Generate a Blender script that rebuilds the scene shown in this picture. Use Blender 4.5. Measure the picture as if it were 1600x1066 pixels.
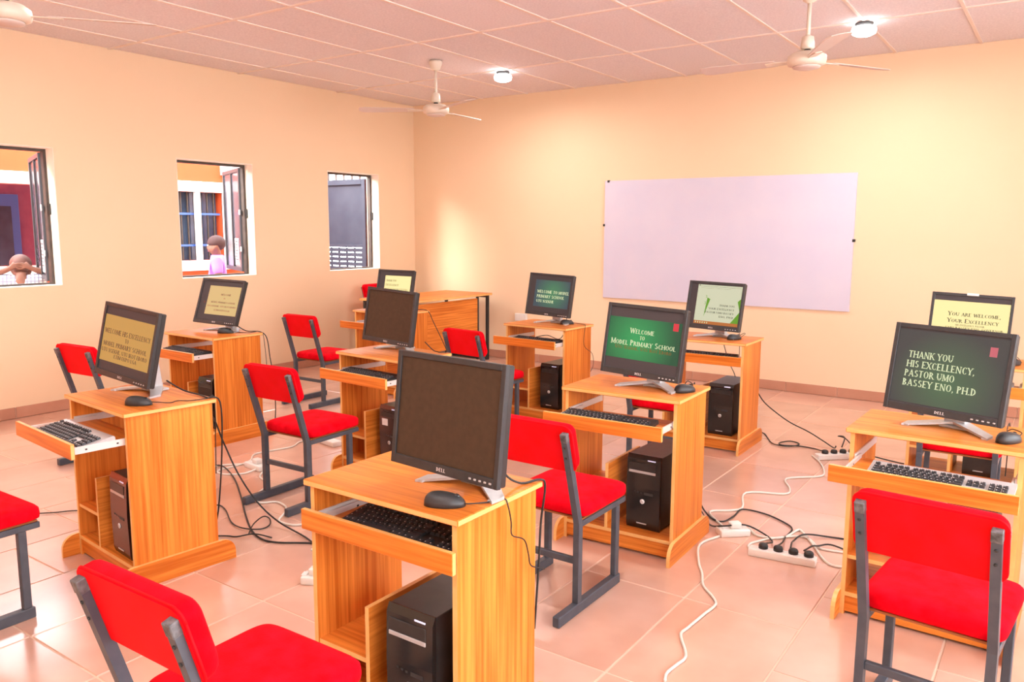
import bpy, bmesh, math, random
from mathutils import Vector, Matrix

random.seed(7)
PI = math.pi
for o in list(bpy.data.objects):
    bpy.data.objects.remove(o, do_unlink=True)
sc = bpy.context.scene
COL = sc.collection

# ---------------------------------------------------------------- camera
F_PX = 1243.94
PITCH, YAW, ROLL = 0.13966, 0.60894, 0.00464
Fv = Vector((-math.sin(YAW) * math.cos(PITCH), math.cos(YAW) * math.cos(PITCH), -math.sin(PITCH)))
Rv = Vector((math.cos(YAW), math.sin(YAW), 0))
Uv = Rv.cross(Fv)
R2 = Rv * math.cos(ROLL) + Uv * math.sin(ROLL)
U2 = -Rv * math.sin(ROLL) + Uv * math.cos(ROLL)
cam_data = bpy.data.cameras.new('camera')
cam_data.sensor_width = 36.0
cam_data.lens = 36.0 * F_PX / 1600.0
cam_data.clip_start = 0.05
cam = bpy.data.objects.new('camera', cam_data)
COL.objects.link(cam)
cam.matrix_world = Matrix(((R2.x, U2.x, -Fv.x, 6.628), (R2.y, U2.y, -Fv.y, -7.407),
                           (R2.z, U2.z, -Fv.z, 1.4773), (0, 0, 0, 1)))
sc.camera = cam

# ---------------------------------------------------------------- world, exposure, daylight
world = bpy.data.worlds.new('sky')
sc.world = world
world.use_nodes = True
bg = world.node_tree.nodes['Background']
bg.inputs['Color'].default_value = (0.90, 0.95, 1.0, 1)
bg.inputs['Strength'].default_value = 18.0
sc.view_settings.view_transform = 'Standard'
sc.view_settings.look = 'None'
sc.view_settings.gamma = 1.0
sc.view_settings.use_curve_mapping = False
sc.view_settings.exposure = -0.72
try:
    sc.cycles.use_denoising = True
    sc.cycles.use_adaptive_sampling = True
    sc.cycles.adaptive_threshold = 0.04
    sc.cycles.max_bounces = 7
    sc.cycles.diffuse_bounces = 4
    sc.cycles.sample_clamp_indirect = 6.0
except Exception:
    pass
# low hazy sun added for the pale patch on the back wall; reaches the room only through the far window
sun_d = bpy.data.lights.new('sun', 'SUN')
sun_d.energy = 26.0
sun_d.angle = math.radians(38)
sun_d.color = (1.0, 0.95, 0.85)
sun = bpy.data.objects.new('sun', sun_d)
COL.objects.link(sun)
sun.rotation_euler = Vector((0.56, 1.0, -0.47)).to_track_quat('-Z', 'Y').to_euler()
LAMP_W = 42.0           # each ceiling lamp
LAMP_COL = (1.0, 0.97, 0.93)

# room: back wall y = 0, left wall x = 0
RX, RY, H = 8.6, -9.2, 2.93

# ---------------------------------------------------------------- helpers
class MB:
    """collects shapes into one mesh"""
    def __init__(s):
        s.bm = bmesh.new()

    def _mark(s, faces, mi, smooth=False):
        for f in faces:
            f.material_index = mi
            f.smooth = smooth

    def box(s, x0, x1, y0, y1, z0, z1, bev=0.0, seg=1, mi=0, thick=None, mat=None):
        r = bmesh.ops.create_cube(s.bm, size=1.0)
        vs = r['verts']
        M = Matrix.Translation(((x0 + x1) / 2, (y0 + y1) / 2, (z0 + z1) / 2)) @ Matrix.Diagonal((x1 - x0, y1 - y0, z1 - z0, 1))
        bmesh.ops.transform(s.bm, matrix=M, verts=vs)
        faces = list({f for v in vs for f in v.link_faces})
        s._mark(faces, mi)
        if thick is not None:
            for f in faces:
                f.normal_update()
                if abs(f.normal[thick]) < 0.5:
                    f.material_index = mi + 1
        if bev > 0:
            es = list({e for v in vs for e in v.link_edges})
            rr = bmesh.ops.bevel(s.bm, geom=es, offset=bev, segments=seg, profile=0.5, affect='EDGES', clamp_overlap=True)
            vs = list({v for f in rr['faces'] for v in f.verts} | {v for v in vs if v.is_valid})
            if seg > 1:
                for f in {f for v in vs for f in v.link_faces}:
                    f.smooth = True
        if mat is not None:
            bmesh.ops.transform(s.bm, matrix=mat, verts=[v for v in vs if v.is_valid])
        return s

    def prism(s, poly, axis, a0, a1, mi=0, mat=None, side_mi=None):
        """polygon in the two other axes (in x<y<z order), extruded along axis"""
        def P(u, v, a):
            if axis == 0: return (a, u, v)
            if axis == 1: return (u, a, v)
            return (u, v, a)
        A = [s.bm.verts.new(P(u, v, a0)) for u, v in poly]
        B = [s.bm.verts.new(P(u, v, a1)) for u, v in poly]
        n = len(poly)
        fs = [s.bm.faces.new(A), s.bm.faces.new(list(reversed(B)))]
        ss = []
        for i in range(n):
            j = (i + 1) % n
            ss.append(s.bm.faces.new((A[j], A[i], B[i], B[j])))
        s._mark(fs, mi)
        s._mark(ss, mi if side_mi is None else side_mi)
        if mat is not None:
            bmesh.ops.transform(s.bm, matrix=mat, verts=A + B)
        bmesh.ops.recalc_face_normals(s.bm, faces=fs + ss)
        return s

    def quad(s, pts, mi=0):
        vs = [s.bm.verts.new(p) for p in pts]
        f = s.bm.faces.new(vs)
        f.material_index = mi
        return s

    def tube(s, pts, r, n=6, mi=0, smooth=True, curve=True, sub=5):
        pts = [Vector(p) for p in pts]
        if curve and len(pts) > 2:
            out = []
            for i in range(len(pts) - 1):
                p0 = pts[max(i - 1, 0)]; p1 = pts[i]; p2 = pts[i + 1]; p3 = pts[min(i + 2, len(pts) - 1)]
                for k in range(sub):
                    t = k / sub
                    out.append(0.5 * ((2 * p1) + (p2 - p0) * t + (2 * p0 - 5 * p1 + 4 * p2 - p3) * t * t + (3 * p1 - p0 - 3 * p2 + p3) * t ** 3))
            out.append(pts[-1])
            pts = out
        rings = []
        up = Vector((0, 0, 1))
        for i, p in enumerate(pts):
            d = (pts[min(i + 1, len(pts) - 1)] - pts[max(i - 1, 0)])
            if d.length < 1e-9: d = Vector((1, 0, 0))
            d.normalize()
            a = d.cross(up)
            if a.length < 1e-3: a = d.cross(Vector((1, 0, 0)))
            a.normalize()
            b = a.cross(d)
            up = b
            rings.append([s.bm.verts.new(p + (a * math.cos(2 * PI * k / n) + b * math.sin(2 * PI * k / n)) * r) for k in range(n)])
        fs = []
        for A, B in zip(rings[:-1], rings[1:]):
            for k in range(n):
                fs.append(s.bm.faces.new((A[k], A[(k + 1) % n], B[(k + 1) % n], B[k])))
        fs.append(s.bm.faces.new(list(reversed(rings[0]))))
        fs.append(s.bm.faces.new(rings[-1]))
        s._mark(fs, mi, smooth)
        bmesh.ops.recalc_face_normals(s.bm, faces=fs)
        return s

    def lathe(s, prof, n=24, c=(0, 0, 0), mi=0, smooth=True, mat=None):
        rings = []
        for r, z in prof:
            rings.append([s.bm.verts.new((c[0] + r * math.cos(2 * PI * k / n), c[1] + r * math.sin(2 * PI * k / n), c[2] + z)) for k in range(n)])
        fs = []
        for A, B in zip(rings[:-1], rings[1:]):
            for k in range(n):
                fs.append(s.bm.faces.new((A[k], A[(k + 1) % n], B[(k + 1) % n], B[k])))
        fs.append(s.bm.faces.new(list(reversed(rings[0]))))
        fs.append(s.bm.faces.new(rings[-1]))
        s._mark(fs, mi, smooth)
        bmesh.ops.recalc_face_normals(s.bm, faces=fs)
        if mat is not None:
            bmesh.ops.transform(s.bm, matrix=mat, verts=[v for R in rings for v in R])
        return s

    def blob(s, c, a, b, h, e1, e2, nu=32, nv=12, mi=0, mat=None, fn=None):
        """superellipsoid"""
        def sp(x, e): return math.copysign(abs(x) ** e, x)
        rings = []
        for j in range(1, nv):
            ph = -PI / 2 + PI * j / nv
            ring = []
            for i in range(nu):
                th = 2 * PI * i / nu
                p = Vector((a * sp(math.cos(ph), e1) * sp(math.cos(th), e2), b * sp(math.cos(ph), e1) * sp(math.sin(th), e2), h * sp(math.sin(ph), e1)))
                if fn: p = fn(p)
                ring.append(s.bm.verts.new(p + Vector(c)))
            rings.append(ring)
        def pole(z):
            p = Vector((0, 0, z))
            if fn: p = fn(p)
            return s.bm.verts.new(p + Vector(c))
        lo, hi = pole(-h), pole(h)
        fs = []
        for A, B in zip(rings[:-1], rings[1:]):
            for k in range(nu):
                fs.append(s.bm.faces.new((A[k], A[(k + 1) % nu], B[(k + 1) % nu], B[k])))
        for k in range(nu):
            fs.append(s.bm.faces.new((lo, rings[0][(k + 1) % nu], rings[0][k])))
            fs.append(s.bm.faces.new((hi, rings[-1][k], rings[-1][(k + 1) % nu])))
        s._mark(fs, mi, True)
        bmesh.ops.recalc_face_normals(s.bm, faces=fs)
        if mat is not None:
            bmesh.ops.transform(s.bm, matrix=mat, verts=[v for R in rings for v in R] + [lo, hi])
        return s

    def build(s, name, mats, parent=None):
        me = bpy.data.meshes.new(name)
        s.bm.to_mesh(me)
        s.bm.free()
        if not isinstance(mats, (list, tuple)): mats = [mats]
        for m in mats: me.materials.append(m)
        o = bpy.data.objects.new(name, me)
        COL.objects.link(o)
        if parent is not None: o.parent = parent
        return o


def inst(src, name, parent=None, loc=None):
    """another object on the same mesh data"""
    o = bpy.data.objects.new(name, src.data)
    COL.objects.link(o)
    if parent is not None: o.parent = parent
    if loc is not None: o.location = loc
    return o

def tag(o, label, cat=None, group=None, kind=None):
    o['label'] = label
    if cat: o['category'] = cat
    if group: o['group'] = group
    if kind: o['kind'] = kind
    return o

def thing(name, loc=(0, 0, 0), rz=0.0, label=None, cat=None, group=None):
    o = bpy.data.objects.new(name, None)
    o.empty_display_size = 0.1
    COL.objects.link(o)
    o.location = loc
    o.rotation_euler = (0, 0, rz)
    if label: tag(o, label, cat, group)
    return o

def copy_tree(o, parent=None):
    c = o.copy()
    COL.objects.link(c)
    if parent is not None: c.parent = parent
    for ch in list(o.children):
        copy_tree(ch, c)
    return c

def struct(o):
    o['kind'] = 'structure'
    return o

# ---------------------------------------------------------------- materials
def mat(name, c, rough=0.5, metal=0.0, c2=None, nscale=6.0, nstretch=(1, 1, 1), detail=3.0, bump=0.0, bscale=80.0,
        spec=0.5, rnd=0.0, emit=None, estr=1.0, alpha=None, trans=0.0, coat=0.0):
    m = bpy.data.materials.new(name)
    m.use_nodes = True
    nt = m.node_tree
    b = nt.nodes['Principled BSDF']
    b.inputs['Base Color'].default_value = (*c, 1)
    b.inputs['Roughness'].default_value = rough
    b.inputs['Metallic'].default_value = metal
    b.inputs['Specular IOR Level'].default_value = spec
    b.inputs['Coat Weight'].default_value = coat
    if trans: b.inputs['Transmission Weight'].default_value = trans
    if alpha is not None: b.inputs['Alpha'].default_value = alpha
    tc = nt.nodes.new('ShaderNodeTexCoord')
    if c2 is not None:
        mp = nt.nodes.new('ShaderNodeMapping')
        mp.inputs['Scale'].default_value = nstretch
        nz = nt.nodes.new('ShaderNodeTexNoise')
        nz.inputs['Scale'].default_value = nscale
        nz.inputs['Detail'].default_value = detail
        rp = nt.nodes.new('ShaderNodeValToRGB')
        rp.color_ramp.elements[0].position = 0.35
        rp.color_ramp.elements[0].color = (*c, 1)
        rp.color_ramp.elements[1].position = 0.68
        rp.color_ramp.elements[1].color = (*c2, 1)
        nt.links.new(tc.outputs['Object'], mp.inputs['Vector'])
        src = mp.outputs['Vector']
        if rnd:
            oi = nt.nodes.new('ShaderNodeObjectInfo')
            ad = nt.nodes.new('ShaderNodeVectorMath')
            ad.operation = 'ADD'
            mu = nt.nodes.new('ShaderNodeMath'); mu.operation = 'MULTIPLY'; mu.inputs[1].default_value = 37.0
            nt.links.new(oi.outputs['Random'], mu.inputs[0])
            nt.links.new(mp.outputs['Vector'], ad.inputs[0])
            nt.links.new(mu.outputs[0], ad.inputs[1])
            src = ad.outputs[0]
        nt.links.new(src, nz.inputs['Vector'])
        nt.links.new(nz.outputs['Fac'], rp.inputs['Fac'])
        out = rp.outputs['Color']
        if rnd:
            hs = nt.nodes.new('ShaderNodeHueSaturation')
            mr = nt.nodes.new('ShaderNodeMapRange')
            mr.inputs['To Min'].default_value = 1 - rnd
            mr.inputs['To Max'].default_value = 1 + rnd
            nt.links.new(oi.outputs['Random'], mr.inputs['Value'])
            nt.links.new(mr.outputs['Result'], hs.inputs['Value'])
            nt.links.new(out, hs.inputs['Color'])
            out = hs.outputs['Color']
        nt.links.new(out, b.inputs['Base Color'])
    if bump:
        n2 = nt.nodes.new('ShaderNodeTexNoise')
        n2.inputs['Scale'].default_value = bscale
        n2.inputs['Detail'].default_value = 2.0
        bp = nt.nodes.new('ShaderNodeBump')
        bp.inputs['Strength'].default_value = bump
        bp.inputs['Distance'].default_value = 0.004
        nt.links.new(tc.outputs['Object'], n2.inputs['Vector'])
        nt.links.new(n2.outputs['Fac'], bp.inputs['Height'])
        nt.links.new(bp.outputs['Normal'], b.inputs['Normal'])
    if emit is not None:
        b.inputs['Emission Color'].default_value = (*emit, 1)
        b.inputs['Emission Strength'].default_value = estr
    return m

def wood(name, c1, c2, axis):
    """fine straight grain along one axis plus broad tone bands"""
    m = bpy.data.materials.new(name)
    m.use_nodes = True
    nt = m.node_tree
    b = nt.nodes['Principled BSDF']
    b.inputs['Roughness'].default_value = 0.38
    b.inputs['Specular IOR Level'].default_value = 0.25
    tc = nt.nodes.new('ShaderNodeTexCoord')
    oi = nt.nodes.new('ShaderNodeObjectInfo')
    mu = nt.nodes.new('ShaderNodeMath'); mu.operation = 'MULTIPLY'; mu.inputs[1].default_value = 21.0
    nt.links.new(oi.outputs['Random'], mu.inputs[0])
    ad = nt.nodes.new('ShaderNodeVectorMath'); ad.operation = 'ADD'
    nt.links.new(tc.outputs['Object'], ad.inputs[0]); nt.links.new(mu.outputs[0], ad.inputs[1])
    def noise(scl, lng, detail):
        mp = nt.nodes.new('ShaderNodeMapping')
        v = [scl, scl, scl]; v[axis] = lng
        mp.inputs['Scale'].default_value = v
        nz = nt.nodes.new('ShaderNodeTexNoise')
        nz.inputs['Scale'].default_value = 1.0
        nz.inputs['Detail'].default_value = detail
        nt.links.new(ad.outputs[0], mp.inputs['Vector'])
        nt.links.new(mp.outputs['Vector'], nz.inputs['Vector'])
        return nz.outputs['Fac']
    n1, n2 = noise(75, 2.2, 4.0), noise(13, 0.9, 2.0)
    mx = nt.nodes.new('ShaderNodeMath'); mx.operation = 'MULTIPLY_ADD'
    mx.inputs[1].default_value = 0.6
    sc2 = nt.nodes.new('ShaderNodeMath'); sc2.operation = 'MULTIPLY'; sc2.inputs[1].default_value = 0.4
    nt.links.new(n2, sc2.inputs[0])
    nt.links.new(n1, mx.inputs[0]); nt.links.new(sc2.outputs[0], mx.inputs[2])
    rp = nt.nodes.new('ShaderNodeValToRGB')
    rp.color_ramp.elements[0].position = 0.36; rp.color_ramp.elements[0].color = (*c1, 1)
    rp.color_ramp.elements[1].position = 0.62; rp.color_ramp.elements[1].color = (*c2, 1)
    nt.links.new(mx.outputs[0], rp.inputs['Fac'])
    nt.links.new(rp.outputs['Color'], b.inputs['Base Color'])
    return m

M = {}
M['wall'] = mat('wall_paint', (0.86, 0.64, 0.43), 0.75, c2=(0.88, 0.66, 0.45), nscale=1.2, bump=0.06, bscale=60, spec=0.25)
M['reveal'] = mat('white_reveal', (0.88, 0.80, 0.68), 0.8)
M['tile'] = mat('terracotta_tile', (0.60, 0.34, 0.25), 0.30, c2=(0.72, 0.44, 0.34), nscale=3.5, rnd=0.07, spec=0.6, coat=0.7)
M['tile'].node_tree.nodes['Principled BSDF'].inputs['Coat Roughness'].default_value = 0.16
M['grout'] = mat('floor_grout', (0.72, 0.54, 0.42), 0.8)
M['skirt'] = mat('skirting_tile', (0.48, 0.22, 0.14), 0.4, c2=(0.55, 0.27, 0.18), nscale=4, rnd=0.05)
M['panel'] = mat('ceiling_board', (0.76, 0.71, 0.75), 0.85, c2=(0.86, 0.81, 0.84), nscale=70, bump=0.25, bscale=160, spec=0.1, rnd=0.02)
M['grid'] = mat('ceiling_grid', (0.85, 0.73, 0.66), 0.5)
M['board'] = mat('lilac_board', (0.62, 0.60, 0.74), 0.6, c2=(0.66, 0.63, 0.75), nscale=3)
WC1, WC2 = (0.52, 0.120, 0.010), (0.82, 0.275, 0.045)
M['wood_x'] = wood('wood_grain_x', WC1, WC2, 0)
M['wood_y'] = wood('wood_grain_y', WC1, WC2, 1)
M['wood_z'] = wood('wood_grain_z', WC1, WC2, 2)
M['edge'] = mat('edge_banding', (0.84, 0.48, 0.17), 0.4, c2=(0.80, 0.42, 0.13), nscale=14)
M['seatwood'] = mat('seat_plywood', (0.30, 0.09, 0.02), 0.6)
M['rail'] = mat('white_metal_rail', (0.80, 0.78, 0.76), 0.35, metal=0.3)
M['red'] = mat('red_velour', (0.60, 0.0008, 0.006), 0.9, c2=(0.78, 0.004, 0.016), nscale=16, bump=0.25, bscale=220, spec=0.02)
M['red'].node_tree.nodes['Principled BSDF'].inputs['Sheen Weight'].default_value = 0.03
M['red'].node_tree.nodes['Principled BSDF'].inputs['Sheen Tint'].default_value = (1.0, 0.55, 0.6, 1)
M['redback'] = mat('red_vinyl', (0.78, 0.002, 0.004), 0.6, c2=(0.84, 0.004, 0.012), nscale=8, spec=0.10)
M['frame'] = mat('grey_steel_paint', (0.058, 0.066, 0.084), 0.42, c2=(0.075, 0.084, 0.102), nscale=20, spec=0.4)
M['frame_cap'] = mat('worn_steel_cap', (0.16, 0.16, 0.17), 0.5, c2=(0.05, 0.05, 0.05), nscale=60)
M['bolt'] = mat('dark_bolt', (0.02, 0.02, 0.02), 0.5)
M['black'] = mat('black_plastic', (0.022, 0.021, 0.021), 0.38, c2=(0.030, 0.029, 0.028), nscale=30)
M['bezel'] = mat('bezel_plastic', (0.026, 0.026, 0.028), 0.45, c2=(0.034, 0.034, 0.036), nscale=40)
M['gloss'] = mat('gloss_black', (0.014, 0.013, 0.013), 0.16, spec=0.6)
M['silver'] = mat('silver_plastic', (0.52, 0.52, 0.53), 0.35, metal=0.35, c2=(0.58, 0.58, 0.59), nscale=30)
M['screen_off'] = mat('screen_off', (0.060, 0.038, 0.024), 0.45, c2=(0.072, 0.044, 0.028), nscale=50, spec=0.12)
M['screen_bar'] = mat('screen_dark', (0.05, 0.042, 0.042), 0.45, spec=0.15, emit=(0.05, 0.042, 0.048), estr=0.6)
M['key'] = mat('black_keys', (0.025, 0.025, 0.028), 0.5, c2=(0.04, 0.04, 0.045), nscale=120)
M['keyprint'] = mat('key_print', (0.75, 0.75, 0.75), 0.5)
M['white'] = mat('white_plastic', (0.82, 0.80, 0.76), 0.45, c2=(0.86, 0.84, 0.80), nscale=20)
M['cordw'] = mat('white_cord', (0.80, 0.77, 0.70), 0.5)
M['cordb'] = mat('black_cord', (0.015, 0.014, 0.014), 0.5)
M['fan'] = mat('cream_fan_paint', (0.80, 0.72, 0.60), 0.4, c2=(0.76, 0.68, 0.57), nscale=10)
M['blade'] = mat('fan_blade', (0.66, 0.55, 0.50), 0.45)
M['bulb'] = mat('lit_bulb', (1, 1, 1), 0.5, emit=(1.0, 0.97, 0.97), estr=14.0)
M['winframe'] = mat('dark_window_frame', (0.075, 0.055, 0.045), 0.6, c2=(0.05, 0.035, 0.03), nscale=15)
M['gray_alu'] = mat('grey_aluminium', (0.045, 0.045, 0.052), 0.4, metal=0.2)
M['glass'] = mat('tinted_glass', (0.10, 0.10, 0.13), 0.1, alpha=0.6)
M['orange'] = mat('orange_render', (0.60, 0.085, 0.020), 0.8, c2=(0.56, 0.075, 0.017), nscale=2)
M['whitepaint'] = mat('white_paint', (0.82, 0.82, 0.84), 0.6)
M['dkblue'] = mat('dark_blue_glass', (0.035, 0.05, 0.09), 0.2, c2=(0.06, 0.09, 0.15), nscale=3)
M['blue'] = mat('blue_door_paint', (0.06, 0.13, 0.42), 0.5)
M['maroon'] = mat('maroon_wall', (0.22, 0.060, 0.13), 0.7, c2=(0.30, 0.09, 0.17), nscale=5)
M['steel'] = mat('blue_grey_steel', (0.038, 0.042, 0.064), 0.6, spec=0.2, c2=(0.048, 0.053, 0.076), nscale=4)
M['ground'] = mat('concrete_ground', (0.45, 0.40, 0.36), 0.8, c2=(0.5, 0.45, 0.40), nscale=4)
M['skin'] = mat('dark_skin', (0.20, 0.085, 0.055), 0.5, c2=(0.23, 0.10, 0.065), nscale=20)
M['hair'] = mat('short_black_hair', (0.06, 0.025, 0.025), 0.8, bump=0.4, bscale=300)
M['shaved'] = mat('shaved_head', (0.15, 0.065, 0.05), 0.6)
M['purple'] = mat('purple_shirt', (0.38, 0.18, 0.66), 0.8, c2=(0.44, 0.22, 0.72), nscale=12)
M['shorts'] = mat('dark_shorts', (0.05, 0.05, 0.10), 0.8)
M['led'] = mat('white_led', (0.8, 0.8, 0.9), 0.4, emit=(0.5, 0.6, 1.0), estr=0.8)
M['printwhite'] = mat('white_print', (0.85, 0.85, 0.85), 0.5)
M['printdark'] = mat('dark_print', (0.05, 0.05, 0.06), 0.5)

def emis(name, c, s=1.0):
    return mat(name, (0.02, 0.02, 0.02), 0.45, spec=0.12, emit=c, estr=s * 1.6)

def radial(name, cin, cout, cx, cz, r, s=1.0):
    """lit screen picture with a round gradient (object coordinates x, z)"""
    m = mat(name, (0.02, 0.02, 0.02), 0.45, spec=0.12)
    nt = m.node_tree
    b = nt.nodes['Principled BSDF']
    tc = nt.nodes.new('ShaderNodeTexCoord')
    mp = nt.nodes.new('ShaderNodeMapping')
    mp.inputs['Location'].default_value = (-cx / r, 0, -cz / r)
    mp.inputs['Scale'].default_value = (1 / r, 0, 1 / r)
    ln = nt.nodes.new('ShaderNodeVectorMath'); ln.operation = 'LENGTH'
    rp = nt.nodes.new('ShaderNodeValToRGB')
    rp.color_ramp.elements[0].color = (*cin, 1); rp.color_ramp.elements[0].position = 0.05
    rp.color_ramp.elements[1].color = (*cout, 1); rp.color_ramp.elements[1].position = 1.0
    nt.links.new(tc.outputs['Object'], mp.inputs['Vector'])
    nt.links.new(mp.outputs['Vector'], ln.inputs[0])
    nt.links.new(ln.outputs['Value'], rp.inputs['Fac'])
    nt.links.new(rp.outputs['Color'], b.inputs['Emission Color'])
    b.inputs['Emission Strength'].default_value = s * 1.6
    return m

def checked(name):
    m = mat(name, (0.8, 0.8, 0.85), 0.8)
    nt = m.node_tree
    b = nt.nodes['Principled BSDF']
    tc = nt.nodes.new('ShaderNodeTexCoord')
    outs = []
    for ax in ('X', 'Z'):
        w = nt.nodes.new('ShaderNodeTexWave'); w.bands_direction = ax
        w.inputs['Scale'].default_value = 11.0
        nt.links.new(tc.outputs['Object'], w.inputs['Vector'])
        g = nt.nodes.new('ShaderNodeMath'); g.operation = 'GREATER_THAN'; g.inputs[1].default_value = 0.82
        nt.links.new(w.outputs['Fac'], g.inputs[0]); outs.append(g)
    mx = nt.nodes.new('ShaderNodeMath'); mx.operation = 'MAXIMUM'
    nt.links.new(outs[0].outputs[0], mx.inputs[0]); nt.links.new(outs[1].outputs[0], mx.inputs[1])
    cm = nt.nodes.new('ShaderNodeMix'); cm.data_type = 'RGBA'
    cm.inputs['A'].default_value = (0.82, 0.82, 0.86, 1); cm.inputs['B'].default_value = (0.20, 0.20, 0.30, 1)
    nt.links.new(mx.outputs[0], cm.inputs['Factor']); nt.links.new(cm.outputs['Result'], b.inputs['Base Color'])
    return m
M['check'] = checked('checked_white_shirt')

# ---------------------------------------------------------------- lettering (flat print)
TK, TN = 0.17, 0.085
def _g():
    l = lambda *a: ('l',) + a
    a_ = lambda *a: ('a',) + a
    s = lambda x, y: ('s', x, y)
    vert = [l(.14, 0, .14, 1, TK), s(.14, 0), s(.14, 1)]
    P = vert + [a_(.14, .73, .42, .27, 90, -90)]
    G = {
        'A': (.80, [l(.08, 0, .38, 1, TN), l(.36, 1, .68, 0, TK), l(.2, .33, .56, .33, TN), s(.08, 0), s(.68, 0)]),
        'B': (.70, vert + [a_(.14, .75, .36, .25, 90, -90), a_(.14, .26, .44, .26, 90, -90)]),
        'C': (.74, [a_(.41, .5, .34, .5, 45, 315)]),
        'D': (.78, vert + [a_(.14, .5, .52, .5, 90, -90)]),
        'E': (.66, vert + [l(.14, .96, .58, .96, TN), l(.14, .5, .46, .5, TN), l(.14, .04, .58, .04, TN)]),
        'F': (.62, vert + [l(.14, .96, .58, .96, TN), l(.14, .5, .46, .5, TN)]),
        'G': (.80, [a_(.41, .5, .34, .5, 45, 320), l(.66, .08, .66, .45, TK), l(.5, .45, .76, .45, TN)]),
        'H': (.86, vert + [l(.70, 0, .70, 1, TK), s(.70, 0), s(.70, 1), l(.14, .5, .7, .5, TN)]),
        'I': (.32, [l(.15, 0, .15, 1, TK), s(.15, 0), s(.15, 1)]),
        'K': (.78, vert + [l(.2, .42, .62, 1, TN), l(.32, .56, .68, 0, TK), s(.62, 1), s(.68, 0)]),
        'L': (.64, vert + [l(.14, .04, .58, .04, TN)]),
        'M': (.98, [l(.13, 0, .13, 1, TN), l(.15, 1, .47, .08, TK), l(.47, .08, .8, 1, TN), l(.82, 0, .82, 1, TK), s(.13, 0), s(.82, 0), s(.82, 1)]),
        'N': (.84, [l(.13, 0, .13, 1, TN), l(.13, 1, .68, 0, TK), l(.68, 0, .68, 1, TN), s(.13, 0), s(.68, 1)]),
        'O': (.84, [a_(.41, .5, .35, .5, 0, 360)]),
        'P': (.66, P),
        'R': (.76, P + [l(.34, .47, .66, 0, TK), s(.68, 0)]),
        'S': (.68, [a_(.34, .75, .24, .25, 35, 270), a_(.34, .26, .27, .26, 90, -150)]),
        'T': (.74, [l(.36, 0, .36, 1, TK), l(.04, .96, .68, .96, TN), s(.36, 0)]),
        'U': (.82, [l(.14, 1, .14, .33, TK), a_(.40, .35, .26, .35, 180, 360), l(.67, .33, .67, 1, TN), s(.14, 1), s(.67, 1)]),
        'V': (.76, [l(.08, 1, .38, 0, TK), l(.38, 0, .66, 1, TN), s(.08, 1), s(.66, 1)]),
        'W': (1.08, [l(.08, 1, .32, 0, TK), l(.32, 0, .53, .95, TN), l(.53, .95, .77, 0, TK), l(.77, 0, .97, 1, TN), s(.08, 1), s(.97, 1)]),
        'X': (.74, [l(.08, 1, .64, 0, TK), l(.08, 0, .64, 1, TN), s(.08, 1), s(.64, 1), s(.08, 0), s(.64, 0)]),
        'Y': (.74, [l(.08, 1, .36, .46, TK), l(.66, 1, .36, .46, TN), l(.36, 0, .36, .5, TK), s(.36, 0), s(.08, 1), s(.66, 1)]),
        '3': (.66, [a_(.3, .74, .24, .26, 150, -90), a_(.3, .27, .27, .27, 90, -150)]),
        '.': (.30, [l(.13, 0, .13, .15, .15)]),
        ',': (.30, [l(.13, 0, .13, .15, .15), l(.15, .05, .07, -.14, TN)]),
        '-': (.42, [l(.05, .42, .35, .42, TN)]),
        ' ': (.36, []),
        'h': (.5, [l(.10, 0, .2, 1.1, .12), l(.16, .55, .4, .6, .12), l(.40, .62, .34, 0, .12)]),
        'p': (.5, [l(.06, -.45, .2, .65, .12), l(.18, .6, .44, .6, .12), l(.44, .62, .38, .05, .12), l(.38, .04, .12, .04, .12)]),
    }
    return G
GLY = _g()

def text_width(t, size):
    w = 0
    for ch in t:
        k = 1.0 if (not ch.islower()) else 0.8
        w += GLY[ch.upper()][0] * size * k
    return w

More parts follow.
